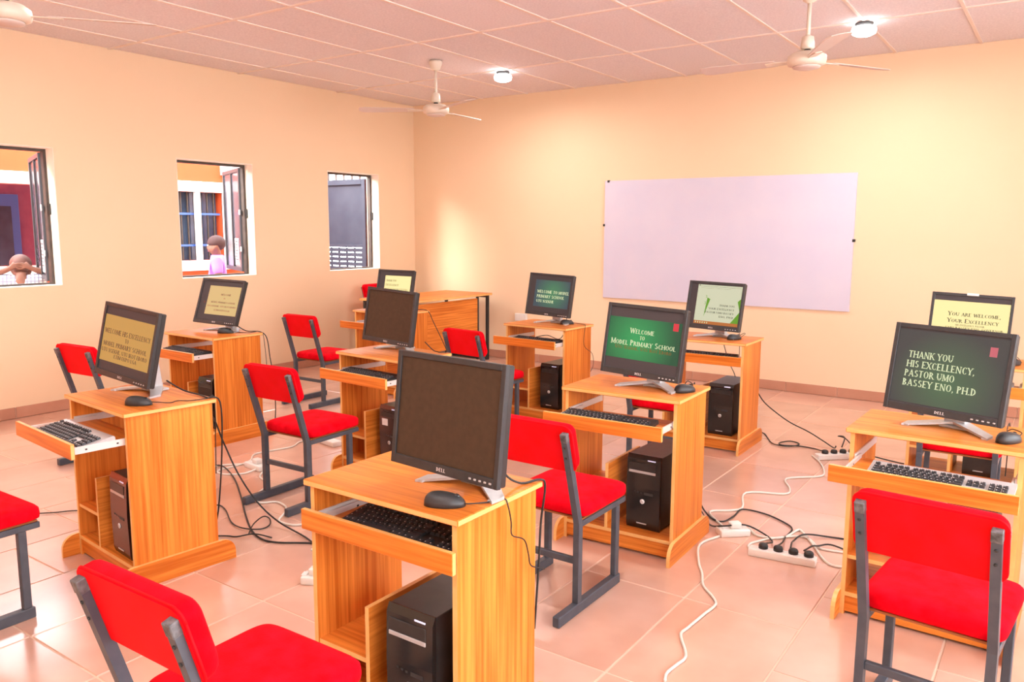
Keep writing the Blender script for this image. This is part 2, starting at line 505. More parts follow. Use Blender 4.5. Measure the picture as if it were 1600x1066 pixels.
def put_text(mb, t, x, z, size, y, mi=0, align='c', fit=None, slant=0.0, lower=False):
    """flat letters in the x-z plane at depth y, front towards -y"""
    sx = 1.0
    w = text_width(t, size) if not lower else sum(GLY[c][0] for c in t) * size
    if fit: sx = fit / w; w = fit
    if align == 'c': x -= w / 2
    elif align == 'r': x -= w
    def q(pts):
        vs = [mb.bm.verts.new((px, y, pz)) for px, pz in pts]
        f = mb.bm.faces.new(vs)
        f.material_index = mi
        f.normal_update()
        if f.normal.y > 0: f.normal_flip()
    for ch in t:
        k = 1.0 if (lower or not ch.islower()) else 0.8
        g = GLY[ch if lower else ch.upper()]
        h = size * k
        T = lambda u, v: (x + (u + slant * v) * h * sx, z + v * h)
        for st in g[1]:
            if st[0] == 'l':
                _, x0, y0, x1, y1, wd = st
                if abs(y1 - y0) < 1e-6:
                    q([T(x0, y0 - wd / 2), T(x1, y0 - wd / 2), T(x1, y0 + wd / 2), T(x0, y0 + wd / 2)])
                else:
                    q([T(x0 - wd / 2, y0), T(x0 + wd / 2, y0), T(x1 + wd / 2, y1), T(x1 - wd / 2, y1)])
            elif st[0] == 's':
                _, sxx, sy = st
                y0 = 0 if sy < 0.5 else 0.93
                q([T(sxx - .14, y0), T(sxx + .14, y0), T(sxx + .14, y0 + .07), T(sxx - .14, y0 + .07)])
            else:
                _, cx, cy, rx, ry, a0, a1 = st
                n = max(6, int(abs(a1 - a0) / 22))
                pr = None
                for i in range(n + 1):
                    an = math.radians(a0 + (a1 - a0) * i / n)
                    ca, sa = math.cos(an), math.sin(an)
                    wd = TN + (TK - TN) * abs(ca)
                    o = T(cx + rx * ca, cy + ry * sa)
                    ii = T(cx + max(rx - wd, .02) * ca, cy + max(ry - wd * (TN / TK if abs(ca) < .5 else 1), .02) * sa)
                    if pr: q([pr[0], o, ii, pr[1]])
                    pr = (o, ii)
        x += g[0] * h * sx
    return mb

# ================================================================ THE SETTING
def slab_with_holes(mb, axis, a0, a1, u0, u1, z0, z1, holes):
    """wall slab: thickness a0..a1 along axis 0 (x) or 1 (y); holes = (u0,u1,z0,z1)"""
    us = sorted({u0, u1, *[h[0] for h in holes], *[h[1] for h in holes]})
    zs = sorted({z0, z1, *[h[2] for h in holes], *[h[3] for h in holes]})
    for i in range(len(us) - 1):
        for j in range(len(zs) - 1):
            cu, cz = (us[i] + us[i + 1]) / 2, (zs[j] + zs[j + 1]) / 2
            if any(h[0] < cu < h[1] and h[2] < cz < h[3] for h in holes): continue
            if axis == 0: mb.box(a0, a1, us[i], us[i + 1], zs[j], zs[j + 1])
            else: mb.box(us[i], us[i + 1], a0, a1, zs[j], zs[j + 1])
    # merge to a clean surface
    bmesh.ops.remove_doubles(mb.bm, verts=mb.bm.verts, dist=1e-5)
    seen = {}
    kill = []
    for f in mb.bm.faces:
        k = tuple(sorted(v.index for v in f.verts)) if False else tuple(sorted((round(v.co.x, 4), round(v.co.y, 4), round(v.co.z, 4)) for v in f.verts))
        if k in seen: kill += [f, seen[k]]
        else: seen[k] = f
    bmesh.ops.delete(mb.bm, geom=list(set(kill)), context='FACES_ONLY')
    return mb

ZB = -0.012
# floor of tiles
mb = MB(); mb.box(-0.22, RX + .2, RY - .2, 0.2, -0.12, -0.003)
floor = struct(mb.build('floor', M['grout']))
TX, TY, J = 0.455, 0.67, 0.007
tile_mesh = {}
offs = {8: 0.335, 9: 0.335, 10: 0.0, 11: 0.0, 12: 0.0, 13: 0.335}
def add_tile(x0, x1, y0, y1):
    k = (round(x1 - x0, 3), round(y1 - y0, 3))
    cx, cy = (x0 + x1) / 2, (y0 + y1) / 2
    if k not in tile_mesh:
        m_ = MB(); m_.box(-k[0] / 2, k[0] / 2, -k[1] / 2, k[1] / 2, -0.011, 0.0, bev=0.0022)
        o = m_.build('tile', M['tile'], floor); tile_mesh[k] = o
        o.location = (cx, cy, 0)
    else:
        inst(tile_mesh[k], 'tile', floor, (cx, cy, 0))
for i in range(0, 19):
    x0, x1 = TX * i + J / 2, min(TX * (i + 1) - J / 2, RX - .002)
    if x1 - x0 < .03: continue
    x0 = max(x0, 0.012)
    off = offs.get(i, (i % 2) * 0.335)
    y = -4.50 + off + 7 * TY
    while y > RY:
        yt, yb = min(y - J / 2, -0.012), max(y - TY + J / 2, RY + 0.002)
        if yt - yb > 0.05: add_tile(x0, x1, yb, yt)
        y -= TY

# ceiling of boards in a grid
mb = MB(); mb.box(-0.2, RX + .2, RY - .2, 0.2, H + 0.03, H + 0.12)
ceil = struct(mb.build('ceiling', M['panel']))
CX = [0.0] + [0.43 + .61 * k for k in range(0, 14) if 0.43 + .61 * k < RX - .05] + [RX]
CY = [0.0] + [-1.22 - 1.25 * k for k in range(0, 7) if -1.22 - 1.25 * k > RY + .1] + [RY]
pan = {}
for a, b in zip(CX[:-1], CX[1:]):
    for c, d in zip(CY[:-1], CY[1:]):
        k = (round(b - a, 3), round(c - d, 3))
        cx, cy = (a + b) / 2, (c + d) / 2
        if k not in pan:
            m_ = MB(); m_.box(-k[0] / 2 + .004, k[0] / 2 - .004, -k[1] / 2 + .004, k[1] / 2 - .004, 0.004, 0.022, bev=0.002)
            pan[k] = m_.build('ceiling_panel', M['panel'], ceil); pan[k].location = (cx, cy, H)
        else:
            inst(pan[k], 'ceiling_panel', ceil, (cx, cy, H))
for x in CX[1:-1]:
    m_ = MB(); m_.box(-.012, .012, RY, 0, H - .003, H + .012, bev=.002)
    o = m_.build('grid_bar', M['grid'], ceil); o.location = (x, 0, 0)
for y in CY[1:-1]:
    m_ = MB(); m_.box(0, RX, -.013, .013, H - .005, H + .010, bev=.002)
    o = m_.build('grid_bar', M['grid'], ceil); o.location = (0, y, 0)

# walls
WT = 0.20
WIN = [(-5.03, -4.22), (-3.165, -2.35), (-1.39, -.61)]
WZ0, WZ1 = 1.012, 2.095
mb = MB(); slab_with_holes(mb, 0, -WT, 0.0, RY - .2, 0.2, 0.0, H + .03, [(a, b, WZ0, WZ1) for a, b in WIN] + [(-7.45, -6.25, 0.0, 2.2)])
struct(mb.build('wall_left', M['wall']))
mb = MB(); mb.box(0.0, RX, 0.0, 0.2, 0, H + .03); struct(mb.build('wall_back', M['wall']))
RWIN = [(-8.8, -6.5), (-6.2, -3.9), (-3.7, -2.1)]  # unseen windows, added and sized for the daylight they let in
mb = MB(); slab_with_holes(mb, 0, RX, RX + .2, RY - .2, 0.2, 0.0, H + .03, [(a, b, 0.80, 2.55) for a, b in RWIN])
struct(mb.build('wall_right', M['wall']))
mb = MB(); mb.box(0.0, RX, RY - .2, RY, 0.0, H + .03)
struct(mb.build('wall_front', M['wall']))

# skirting tiles
SK = 0.0885
def skirt(name, along, n0, n1, fixed, sign):
    L = n1 - n0
    mb = MB()
    if along == 'x': mb.box(n0, n1, fixed - .004, fixed, 0, SK - .002)
    else: mb.box(fixed, fixed + .004, n0, n1, 0, SK - .002)
    root = struct(mb.build(name, M['grout']))
    st = 0.455
    k = 0
    src = None
    while n0 + k * st < n1 - .05:
        a, b = n0 + k * st, min(n0 + (k + 1) * st, n1)
        m_ = MB()
        if along == 'x': m_.box(a + .002, b - .002, fixed - .010, fixed - .004, 0.001, SK, bev=.002)
        else: m_.box(fixed + .004, fixed + .010, a + .002, b - .002, 0.001, SK, bev=.002)
        m_.build('skirting_tile', M['skirt'], root)
        k += 1
skirt('baseboard_back', 'x', 0.012, RX, 0.0, -1)
skirt('baseboard_left', 'y', RY, 0.0, 0.0, 1)

# open doorway in the left wall, nearer than the picture shows
dr = thing('door_1', (-.1, -6.85, 0)); dr['kind'] = 'structure'
q_ = MB()
for y0, y1, z0, z1 in ((-.60, -.55, 0, 2.2), (.55, .60, 0, 2.2), (-.55, .55, 2.15, 2.2)):
    q_.box(-.06, .06, y0, y1, z0, z1, bev=.003)
q_.build('door_frame', M['winframe'], dr)

# windows of the left wall
def window(n, y0, y1, leaf):
    root = thing('window_%d' % n, (0, (y0 + y1) / 2, WZ0))
    root['kind'] = 'structure'
    w, h = (y1 - y0), WZ1 - WZ0
    xf0, xf1 = -0.165, -0.115
    t = 0.028
    mb = MB()
    mb.box(xf0, xf1, -w / 2, -w / 2 + t, 0, h, bev=.003)
    mb.box(xf0, xf1, w / 2 - t, w / 2, 0, h, bev=.003)
    mb.box(xf0, xf1, -w / 2 + t, w / 2 - t, 0, t * .7, bev=.003)
    mb.box(xf0, xf1, -w / 2 + t, w / 2 - t, h - t, h, bev=.003)
    mb.build('window_frame', M['winframe'], root)
    mb = MB()   # white painted reveal
    mb.box(xf1, -0.001, w / 2 - .006, w / 2 + .001, 0, h)
    mb.box(xf1, -0.001, -w / 2 - .001, -w / 2 + .006, 0, h)
    mb.box(xf1, -0.001, -w / 2, w / 2, -.001, .006)
    mb.box(xf1, -0.001, -w / 2, w / 2, h - .006, h + .001)
    mb.build('reveal', M['reveal'], root)
    if leaf:
        # casement leaf swung outwards on the far jamb
        lw = w - .06
        lf = bpy.data.objects.new('casement_leaf', None); COL.objects.link(lf); lf.parent = root
        lf.location = (-0.165, w / 2 - .03, 0.03); lf.rotation_euler = (0, 0, math.radians(leaf))
        hh = h - .06
        def P(x0, x1, z0, z1, m_, nm, y0=-.014, y1=.014):
            q_ = MB(); q_.box(x0, x1, y0, y1, z0, z1, bev=.003 if y1 > .01 else 0); return q_.build(nm, m_, lf)
        P(-lw, -lw + .04, 0, hh, M['gray_alu'], 'stile'); P(-.04, 0, 0, hh, M['gray_alu'], 'stile')
        P(-lw * .52, -lw * .52 + .03, .04, hh - .04, M['gray_alu'], 'stile')
        P(-lw + .04, -.04, 0, .04, M['gray_alu'], 'rail'); P(-lw + .04, -.04, hh - .04, hh, M['gray_alu'], 'rail')
        P(-lw + .04, -lw * .52, .04, hh - .04, M['glass'], 'pane', -.003, .003)
        P(-lw * .52 + .03, -.04, .04, hh - .04, M['glass'], 'pane', -.003, .003)
        st = P(-lw * .42, -lw * .20, .06, .33, M['whitepaint'], 'sticker', -.0055, -.0035)
        for i in range(7):
            q_ = MB(); zz = .29 - i * .03
            q_.box(-lw * .40, -lw * (.23 + .03 * (i % 3)), -.0062, -.0056, zz, zz + .012)
            q_.build('print_line', M['printdark'], lf)
        for zz in (.2, hh * .55):
            q_ = MB(); q_.box(-.02, .02, -.022, -.012, zz, zz + .05, bev=.003); q_.build('hinge', M['rail'], lf)
    mb = MB()   # stay latch on the jamb
    mb.box(-.112, -.095, w / 2 - .02, w / 2 - .004, h * .52, h * .60, bev=.003)
    mb.build('latch', M['bolt'], root)
    return root
window(1, *WIN[0], -19)
window(2, *WIN[1], -24)
window(3, *WIN[2], 0)

# ================================================================ outside, beyond the left wall
mb = MB(); mb.box(-9, -WT - .001, -14, 7, -0.12, -0.02); tag(struct(mb.build('ground_outside', M['ground'])), 'grey concrete ground of the yard outside')
OX = -2.6
bld = thing('opposite_building', (OX, -2, -0.25), 0, 'orange painted building with white framed windows across the yard', 'building')
def bpart(nm, m_, x0, x1, y0, y1, z0, z1, par=None, bev=0.0):
    q_ = MB(); q_.box(x0 - OX, x1 - OX, y0 + 2, y1 + 2, z0 + .25, z1 + .25, bev=bev)
    return q_.build(nm, m_, par or bld)
holesA = (-2.25, -.87, 1.06, 1.93)
holesB = (-4.75, -3.17, 1.06, 1.93)
q_ = MB()
slab_with_holes(q_, 0, -.15, 0.0, -6.3 + 2, .6 + 2, 0.0, 2.95, [(h[0] + 2, h[1] + 2, h[2] + .25, h[3] + .25) for h in (holesA, holesB)])
q_.build('facade', M['orange'], bld)
bpart('roof', M['whitepaint'], OX - 4, OX + .10, -6.3, .6, 2.62, 2.72)
bpart('sun_block_wall', M['orange'], OX - .35, OX, -14, -6.35, -.25, 4.7)  # added out of view to keep the sun off the nearer windows
bpart('lintel_block', M['whitepaint'], OX, OX + .10, -.88, -.55, 2.16, 2.32, bev=.004)
for nm, h in (('window', holesA), ('window', holesB)):
    fr = bpart(nm, M['whitepaint'], OX - .02, OX + .035, h[0] - .13, h[0], h[2] - .13, h[3] + .13, bev=.004)
    bpart('frame_bar', M['whitepaint'], OX - .02, OX + .035, h[1], h[1] + .13, h[2] - .13, h[3] + .13, fr, .004)
    bpart('frame_bar', M['whitepaint'], OX - .02, OX + .035, h[0], h[1], h[3], h[3] + .13, fr, .004)
    bpart('frame_bar', M['whitepaint'], OX - .02, OX + .055, h[0] - .03, h[1] + .16, h[2] - .13, h[2], fr, .004)
    if h is holesA:
        bpart('mullion', M['whitepaint'], OX - .03, OX + .02, -1.27, -1.20, h[2], h[3], fr, .003)
        bpart('mullion', M['whitepaint'], OX - .03, OX + .02, -1.80, -1.74, h[2], h[3], fr, .003)
        y = h[0] + .06
        while y < h[1]:
            bpart('bar', M['winframe'], OX - .09, OX - .07, y, y + .016, h[2], h[3], fr)
            y += .095
        for zz in (1.24, 1.64):
            bpart('cross_bar', M['blue'], OX - .075, OX - .055, h[0], h[1], zz, zz + .025, fr)
        bpart('pane', M['dkblue'], OX - .15, OX - .14, h[0], h[1], h[2], h[3], fr)
    else:
        bpart('room_wall', M['maroon'], OX - 1.25, OX - 1.2, h[0] - .2, h[1] + 1.4, 0.0, 2.5, fr)
        bpart('door', M['blue'], OX - 1.20, OX - 1.16, -3.35, -2.86, 0.0, 1.86, fr, .004)
        bpart('door', M['blue'], OX - 1.20, OX - 1.16, -2.36, -2.1, 0.0, 1.86, fr, .004)
        bpart('door_panel', M['dkblue'], OX - 1.16, OX - 1.155, -3.26, -2.95, 0.9, 1.72, fr)

# grey steel gate at the end of the passage
gate = thing('steel_gate', (-1.5, .2, -.25), 0, 'blue grey steel gate with slotted bottom seen through the far window', 'gate')
def gp(nm, m_, x0, x1, y0, y1, z0, z1, par=None, bev=.003):
    q_ = MB(); q_.box(x0 + 1.5, x1 + 1.5, y0 - .2, y1 - .2, z0 + .25, z1 + .25, bev=bev); return q_.build(nm, m_, par or gate)
gp('stile', M['steel'], -2.45, -2.39, .17, .23, -.25, 2.12)
gp('stile', M['steel'], -1.085, -1.02, .17, .23, -.25, 2.12)
gp('top_rail', M['steel'], -2.39, -1.085, .17, .23, 2.05, 2.12)
gp('middle_rail', M['steel'], -2.39, -1.085, .17, .23, 1.225, 1.265)
gp('sheet_panel', M['steel'], -2.39, -1.085, .205, .215, 1.64, 2.05, bev=0)
gp('sheet_panel', M['steel'], -2.39, -1.085, .195, .212, 1.265, 1.64, bev=0)
for i in range(8):
    z = 1.165 - i * .062
    gp('slat', M['steel'], -2.39, -1.085, .18, .22, z, z + .046, bev=.002)
for i in range(9):
    x = -2.34 + i * .15
    gp('spike', M['winframe'], x, x + .02, .19, .21, 2.12, 2.24, bev=0)
    gp('slot_divider', M['steel'], x + .02, x + .05, .195, .205, .67, 1.22, bev=0)
pil = MB(); pil.box(-.20, .20, -.15, .15, 0, 3.15, bev=.006)
o = pil.build('gate_pillar', M['orange']); o.location = (-.78, .32, -.25)
tag(o, 'orange rendered gate pillar beside the steel gate', 'pillar')
mbw = MB(); mbw.box(-4.5, 2.5, 3.4, 3.6, -.25, 2.9)
tag(mbw.build('courtyard_wall', M['whitepaint']), 'pale courtyard wall behind the steel gate', 'wall')

# people outside (children), one continuous skinned body each
def skinned(name, verts, edges, radii, mats, parent, root=0, sub=2):
    me = bpy.data.meshes.new(name + '_cage')
    me.from_pydata(verts, edges, [])
    ob = bpy.data.objects.new(name + '_cage', me)
    COL.objects.link(ob)
    md = ob.modifiers.new('skin', 'SKIN')
    md.use_smooth_shade = True
    for i, r in enumerate(radii):
        sv = me.skin_vertices[0].data[i]
        sv.radius = (r, r) if not isinstance(r, tuple) else r
        sv.use_root = (i == root)
    sd = ob.modifiers.new('sub', 'SUBSURF'); sd.levels = sub; sd.render_levels = sub
    dg = bpy.context.evaluated_depsgraph_get()
    m2 = bpy.data.meshes.new_from_object(ob.evaluated_get(dg))
    bpy.data.objects.remove(ob, do_unlink=True)
    m2.name = name
    m2.materials.clear()
    m2.materials.append(mats)
    for p in m2.polygons: p.use_smooth = True
    o = bpy.data.objects.new(name, m2)
    COL.objects.link(o)
    o.parent = parent
    return o

def person(loc, rz, label, shirt, raised, s=1.0):
    t = thing('person', loc, rz, label, 'person')
    V, E, Rr = [], [], []
    def v(p, r, par=None):
        V.append(tuple(Vector(p) * s)); Rr.append(r * s)
        if par is not None: E.append((par, len(V) - 1))
        return len(V) - 1
    pel = v((0, 0, .68), .095)
    wai = v((0, .005, .80), .085, pel)
    che = v((0, .01, .98), .10, wai)
    nk = v((0, .012, 1.13), .045, che)
    hy, hz = (-.075, -.075) if raised else (0.0, -.03)
    hb = v((0, hy, 1.195 + hz), .056, nk)
    hm = v((0, hy - .004, 1.265 + hz), .080, hb)
    ht = v((0, hy + .002, 1.335 + hz), .056, hm)
    v((0, hy - .090, 1.24 + hz), .012, hm)                      # nose
    for sx in (-1, 1):
        v((sx * .086, hy + .012, 1.25 + hz), .013, hm)           # ears
        sh = v((sx * .135, .01, 1.065), .05, che)
        if raised:
            el = v((sx * .225, .0, 1.12), .034, sh)
            wr = v((sx * .085, .015, 1.175), .024, el)
            pa = v((sx * .045, .022, 1.205), .022, wr)
            fb = [(-.020, .014), (-.020, .004), (-.020, -.008), (-.016, -.020)]
        else:
            el = v((sx * .175, .03, .86), .036, sh)
            wr = v((sx * .17, -.03, .67), .026, el)
            pa = v((sx * .168, -.045, .62), .026, wr)
        for k in range(4):
            if raised:
                f1 = v((sx * .018, .028, 1.222 - k * .015), .0085, pa)
                v((-sx * .022, .027, 1.218 - k * .014), .007, f1)
            else:
                f1 = v((sx * .168 + .002, -.065 + k * .014, .575), .0085, pa)
                v((sx * .165, -.072 + k * .014, .54 + .006 * abs(k - 1.5)), .007, f1)
        v((sx * .05, .018, 1.235) if raised else (sx * .148, -.075, .61), .0085, pa)   # thumb
        hp = v((sx * .075, 0, .63), .075, pel)
        kn = v((sx * .08, -.01, .36), .05, hp)
        an = v((sx * .08, .015, .065), .034, kn)
        v((sx * .085, -.11, .028), .028, an)
    skinned('body', V, E, Rr, M['skin'], t)
    # shirt
    V2, E2, R3 = [], [], []
    def w(p, r, par=None):
        V2.append(tuple(Vector(p) * s)); R3.append(r * s)
        if par is not None: E2.append((par, len(V2) - 1))
        return len(V2) - 1
    a = w((0, 0, .66), .118); b = w((0, .005, .80), .112, a); c = w((0, .01, .99), .122, b); w((0, .012 - (.02 if raised else 0), 1.135), .070, c)
    for sx in (-1, 1):
        d = w((sx * .138, .01, 1.07 if raised else 1.075), .076 if raised else .066, c)
        if raised: w((sx * .185, .004, 1.095), .052, d)
        else: w((sx * .160, .022, .93), .058, d)
    skinned('shirt', V2, E2, R3, shirt, t)
    V4 = [Vector(p) * s for p in ((0, 0, .67), (.075, 0, .60), (.08, -.005, .40), (-.075, 0, .60), (-.08, -.005, .40))]
    skinned('shorts', [tuple(p) for p in V4], [(0, 1), (1, 2), (0, 3), (3, 4)], [.112 * s, .09 * s, .075 * s, .09 * s, .075 * s], M['shorts'], t)
    q_ = MB()
    q_.blob((0, (hy + .012) * s, (1.290 + hz) * s), .086 * s, .094 * s, .084 * s, 1, 1, 24, 12, fn=lambda p: Vector((p.x, p.y, p.z if p.z > -.03 * s or p.y > 0.02 * s else max(p.z, -.02 * s - p.y * .0))))
    q_.build('hair', M['shaved'] if raised else M['hair'], t)
    q_ = MB()
    for sx in (-1, 1): q_.blob((sx * .03 * s, (hy - .074) * s, (1.268 + hz) * s), .011 * s, .008 * s, .008 * s, 1, 1, 10, 6)
    q_.build('eyes', M['printwhite'], t)
    q_ = MB(); q_.blob((0, (hy - .072) * s, (1.205 + hz) * s), .022 * s, .010 * s, .006 * s, 1, 1, 12, 6)
    q_.build('mouth', M['maroon'], t)
    return t
person((-1.2, -1.97, -.015), math.radians(-37), 'child in a purple polo shirt standing outside the middle window', M['purple'], False, 1.05)
person((-.62, -4.26, -.018), math.radians(-117), 'child in a white checked shirt with hands behind the head outside the near window', M['check'], True, .975)

# ================================================================ FURNITURE
# ---- computer desk
DW, DD, DH = 0.587, 0.40, 0.742
def make_desk():
    t = thing('computer_desk')
    hw = DW / 2
    q_ = MB(); q_.box(-hw, hw, -DD / 2, DD / 2, DH - .018, DH, bev=.0025, thick=2); q_.build('desktop', [M['wood_x'], M['edge']], t)
    for sx in (-1, 1):
        x0, x1 = sorted((sx * (hw - .015), sx * (hw - .031)))
        q_ = MB(); q_.box(x0, x1, -.185, .185, 0.0, DH - .018, thick=0); q_.build('side_panel', [M['wood_z'], M['edge']], t)
        x0, x1 = sorted((sx * (hw - .015), sx * (hw + .001)))
        n = 6; L = .258; hh = .098; r = .062
        poly = [(-L, 0)] + [(-L + r - r * math.cos(PI / 2 * k / n), hh - r + r * math.sin(PI / 2 * k / n)) for k in range(n + 1)]
        poly += [(L - r + r * math.sin(PI / 2 * k / n), hh - r + r * math.cos(PI / 2 * k / n)) for k in range(n + 1)] + [(L, 0)]
        q_ = MB(); q_.prism(poly, 0, x0, x1, 0, side_mi=1); q_.build('skid', [M['wood_y'], M['edge']], t)
    xi = hw - .031
    q_ = MB(); q_.box(-xi, xi, -.185, .185, .076, .092, thick=2); q_.build('bottom_shelf', [M['wood_x'], M['edge']], t)
    q_ = MB(); q_.box(-xi, xi, -.180, -.165, .012, .076, thick=1); q_.build('kick_board', [M['wood_x'], M['edge']], t)
    q_ = MB(); q_.box(-.062, -.047, -.185, .175, .092, .402, thick=0); q_.build('divider', [M['wood_y'], M['edge']], t)
    q_ = MB(); q_.box(-xi, -.062, -.180, .175, .226, .241, thick=2); q_.build('shelf', [M['wood_x'], M['edge']], t)
    for sx in (-1, 1):
        x0, x1 = sorted((sx * xi, sx * (xi - .007)))
        q_ = MB(); q_.box(x0, x1, -.178, .165, .612, .642, bev=.001); q_.build('fixed_rail', M['rail'], t)
    # pull-out tray
    q_ = MB(); q_.box(-xi + .016, xi - .016, 0.0, .300, .604, .616, thick=2)
    tr = q_.build('keyboard_tray', [M['wood_x'], M['edge']], t)
    q_ = MB(); q_.box(-hw + .006, hw - .006, -.016, 0.0, .596, .657, bev=.0015, thick=1); q_.build('tray_front', [M['wood_x'], M['edge']], tr)
    for sx in (-1, 1):
        x0, x1 = sorted((sx * (xi - .0085), sx * (xi - .016)))
        q_ = MB(); q_.box(x0, x1, 0.0, .300, .606, .634, bev=.001)
        for yy in (.05, .17):
            q_.box(x0 - .0005, x1 + .0005, yy, yy + .008, .617, .623, mi=1)
        q_.build('slide_rail', [M['rail'], M['bolt']], tr)
    return t

DESKS = {  # x, y, rot, tray_front y, label
    1: (3.326, -5.531, -.096, -.385, 'wooden computer desk at the left beside the near window, white checked keyboard tray out'),
    2: (1.678, -4.018, -.020, -.34, ''), 3: (3.339, -3.937, -.073, -.31, ''), 4: (1.597, -2.121, -.037, -.34, ''),
    5: (5.114, -5.694, 0.0, -.200, ''), 6: (4.991, -4.028, .035, -.365, ''), 7: (3.304, -2.140, -.044, -.32, ''),
    8: (4.644, -2.127, .016, -.25, ''), 9: (6.286, -4.091, -.029, -.425, ''), 10: (6.210, -2.180, 0.0, -.30, '')}
DLAB = {
    1: 'wooden computer desk at the left, its side panel facing the red chair in front',
    2: 'wooden computer desk against the left wall, below the middle window',
    3: 'wooden computer desk holding the switched-off monitor in the middle distance',
    4: 'far wooden computer desk below the far window, beside the long table',
    5: 'nearest wooden computer desk at the front, with its keyboard tray pushed in',
    6: 'wooden computer desk in the middle holding the bright green welcome screen',
    7: 'far wooden computer desk holding the small dark green screen near the back wall',
    8: 'far wooden computer desk in front of the lilac board',
    9: 'wooden computer desk at the right front, keyboard tray pulled far out',
    10: 'far right wooden computer desk cut by the picture edge, behind the thank you monitor'}
proto = make_desk()
desk_objs = {}
for n, (x, y, a, ty, _) in DESKS.items():
    d = proto if n == 1 else copy_tree(proto)
    desk_objs[n] = d
for n, (x, y, a, ty, _) in DESKS.items():
    d = desk_objs[n]
    d.location = (x, y, 0); d.rotation_euler = (0, 0, a)
    tag(d, DLAB[n], 'desk', 'computer desks in rows')
    for ch in d.children:
        if ch.name.startswith('keyboard_tray'): ch.location.y = ty

def on_desk(n, lx, ly, z=DH):
    x, y, a = DESKS[n][:3]
    return (x + lx * math.cos(a) - ly * math.sin(a), y + lx * math.sin(a) + ly * math.cos(a), z)

# ---- chair
def make_chair():
    t = thing('school_chair')
    for sx in (-1, 1):
        x0, x1 = sx * .165 - .0125, sx * .165 + .0125
        q_ = MB(); q_.box(x0 - .003, x1 + .003, -.245, .245, 0.0, .042, bev=.003); q_.build('runner', M['frame'], t)
        q_ = MB(); q_.box(x0, x1, .205, .235, .042, .345, bev=.0025); q_.build('front_leg', M['frame'], t)
        d = .0145
        poly = [(-.09 - d, .042), (-.09 + d, .042), (-.09 + d, .355), (-.199 + d, .735), (-.199 - d, .735), (-.09 - d, .362)]
        q_ = MB(); q_.prism(poly, 0, x0, x1); po = q_.build('rear_post', M['frame'], t)
        ang = math.atan2(.109, .38)
        T = Matrix.Translation((sx * .165, -.199, .735)) @ Matrix.Rotation(ang, 4, 'X')
        q_ = MB(); q_.box(-.0138, .0138, -.0160, .0160, -.030, .004, bev=.002, mat=T); q_.build('post_cap', M['frame_cap'], po)
        for dz in (-.052, -.095):
            q_ = MB(); q_.lathe([(.0045, 0), (.0045, .002), (.003, .003)], 8, mat=T @ Matrix.Translation((0, -.0142, dz)) @ Matrix.Rotation(PI / 2, 4, 'X'))
            q_.build('bolt', M['bolt'], po)
        q_ = MB(); q_.box(x0, x1, -.0755, .285, .345, .368, bev=.002); q_.build('seat_rail', M['frame'], t)
    q_ = MB(); q_.box(-.1525, .1525, -.098, -.078, .195, .220, bev=.002); q_.build('stretcher', M['frame'], t)
    q_ = MB(); q_.box(-.1525, .1525, .20, .22, .345, .365, bev=.002); q_.build('seat_cross_bar', M['frame'], t)
    # cushions
    q_ = MB(); q_.box(-.172, .172, -.070, .28, .368, .376, bev=.002); q_.build('seat_board', M['seatwood'], t)
    def dome(p):
        return Vector((p.x, p.y, p.z * (0.55 if p.z < 0 else 1.0)))
    q_ = MB(); q_.blob((0, .11, .396), .190, .190, .042, .42, .22, 48, 14, fn=dome); q_.build('seat', M['red'], t)
    ang = math.atan2(.109, .38)
    T = Matrix.Translation((0, -.163, .672)) @ Matrix.Rotation(ang, 4, 'X')
    q_ = MB(); q_.blob((0, .014, 0), .188, .026, .094, .25, .25, 40, 16, mat=T @ Matrix.Identity(4))
    q_.bm.free(); q_ = MB()
    # backrest built lying in x-z: rounded rectangle with padded front
    def rr(hx, hz, r, n=5):
        pts = []
        for cx, cz, a0 in ((hx - r, hz - r, 0), (-hx + r, hz - r, 90), (-hx + r, -hz + r, 180), (hx - r, -hz + r, 270)):
            for k in range(n + 1):
                an = math.radians(a0 + 90 * k / n)
                pts.append((cx + r * math.cos(an), cz + r * math.sin(an)))
        return pts
    prof = [(-.012, 0.0), (0.0, 0.0), (.020, .001), (.032, .006), (.040, .016), (.045, .040)]
    rings = []
    for yy, ins in prof:
        rings.append([q_.bm.verts.new((px, yy, pz)) for px, pz in rr(.188 - ins, .094 - ins, max(.032 - ins * .3, .012))])
    fs = []
    n = len(rings[0])
    for A, B in zip(rings[:-1], rings[1:]):
        for k in range(n): fs.append(q_.bm.faces.new((A[k], A[(k + 1) % n], B[(k + 1) % n], B[k])))
    fs.append(q_.bm.faces.new(rings[0])); fs.append(q_.bm.faces.new(rings[-1]))
    for f in fs: f.smooth = True
    bmesh.ops.recalc_face_normals(q_.bm, faces=fs)
    fs[-2].material_index = 1; fs[-2].smooth = False
    bmesh.ops.transform(q_.bm, matrix=T, verts=q_.bm.verts)
    bk = q_.build('backrest', [M['red'], M['redback']], t)
    pts = [T @ Vector((px, -.006, pz)) for px, pz in rr(.1885, .0945, .032)]
    q_ = MB(); q_.tube(pts + [pts[0]], .0035, 5, curve=False); q_.build('piping', M['redback'], bk)
    return t

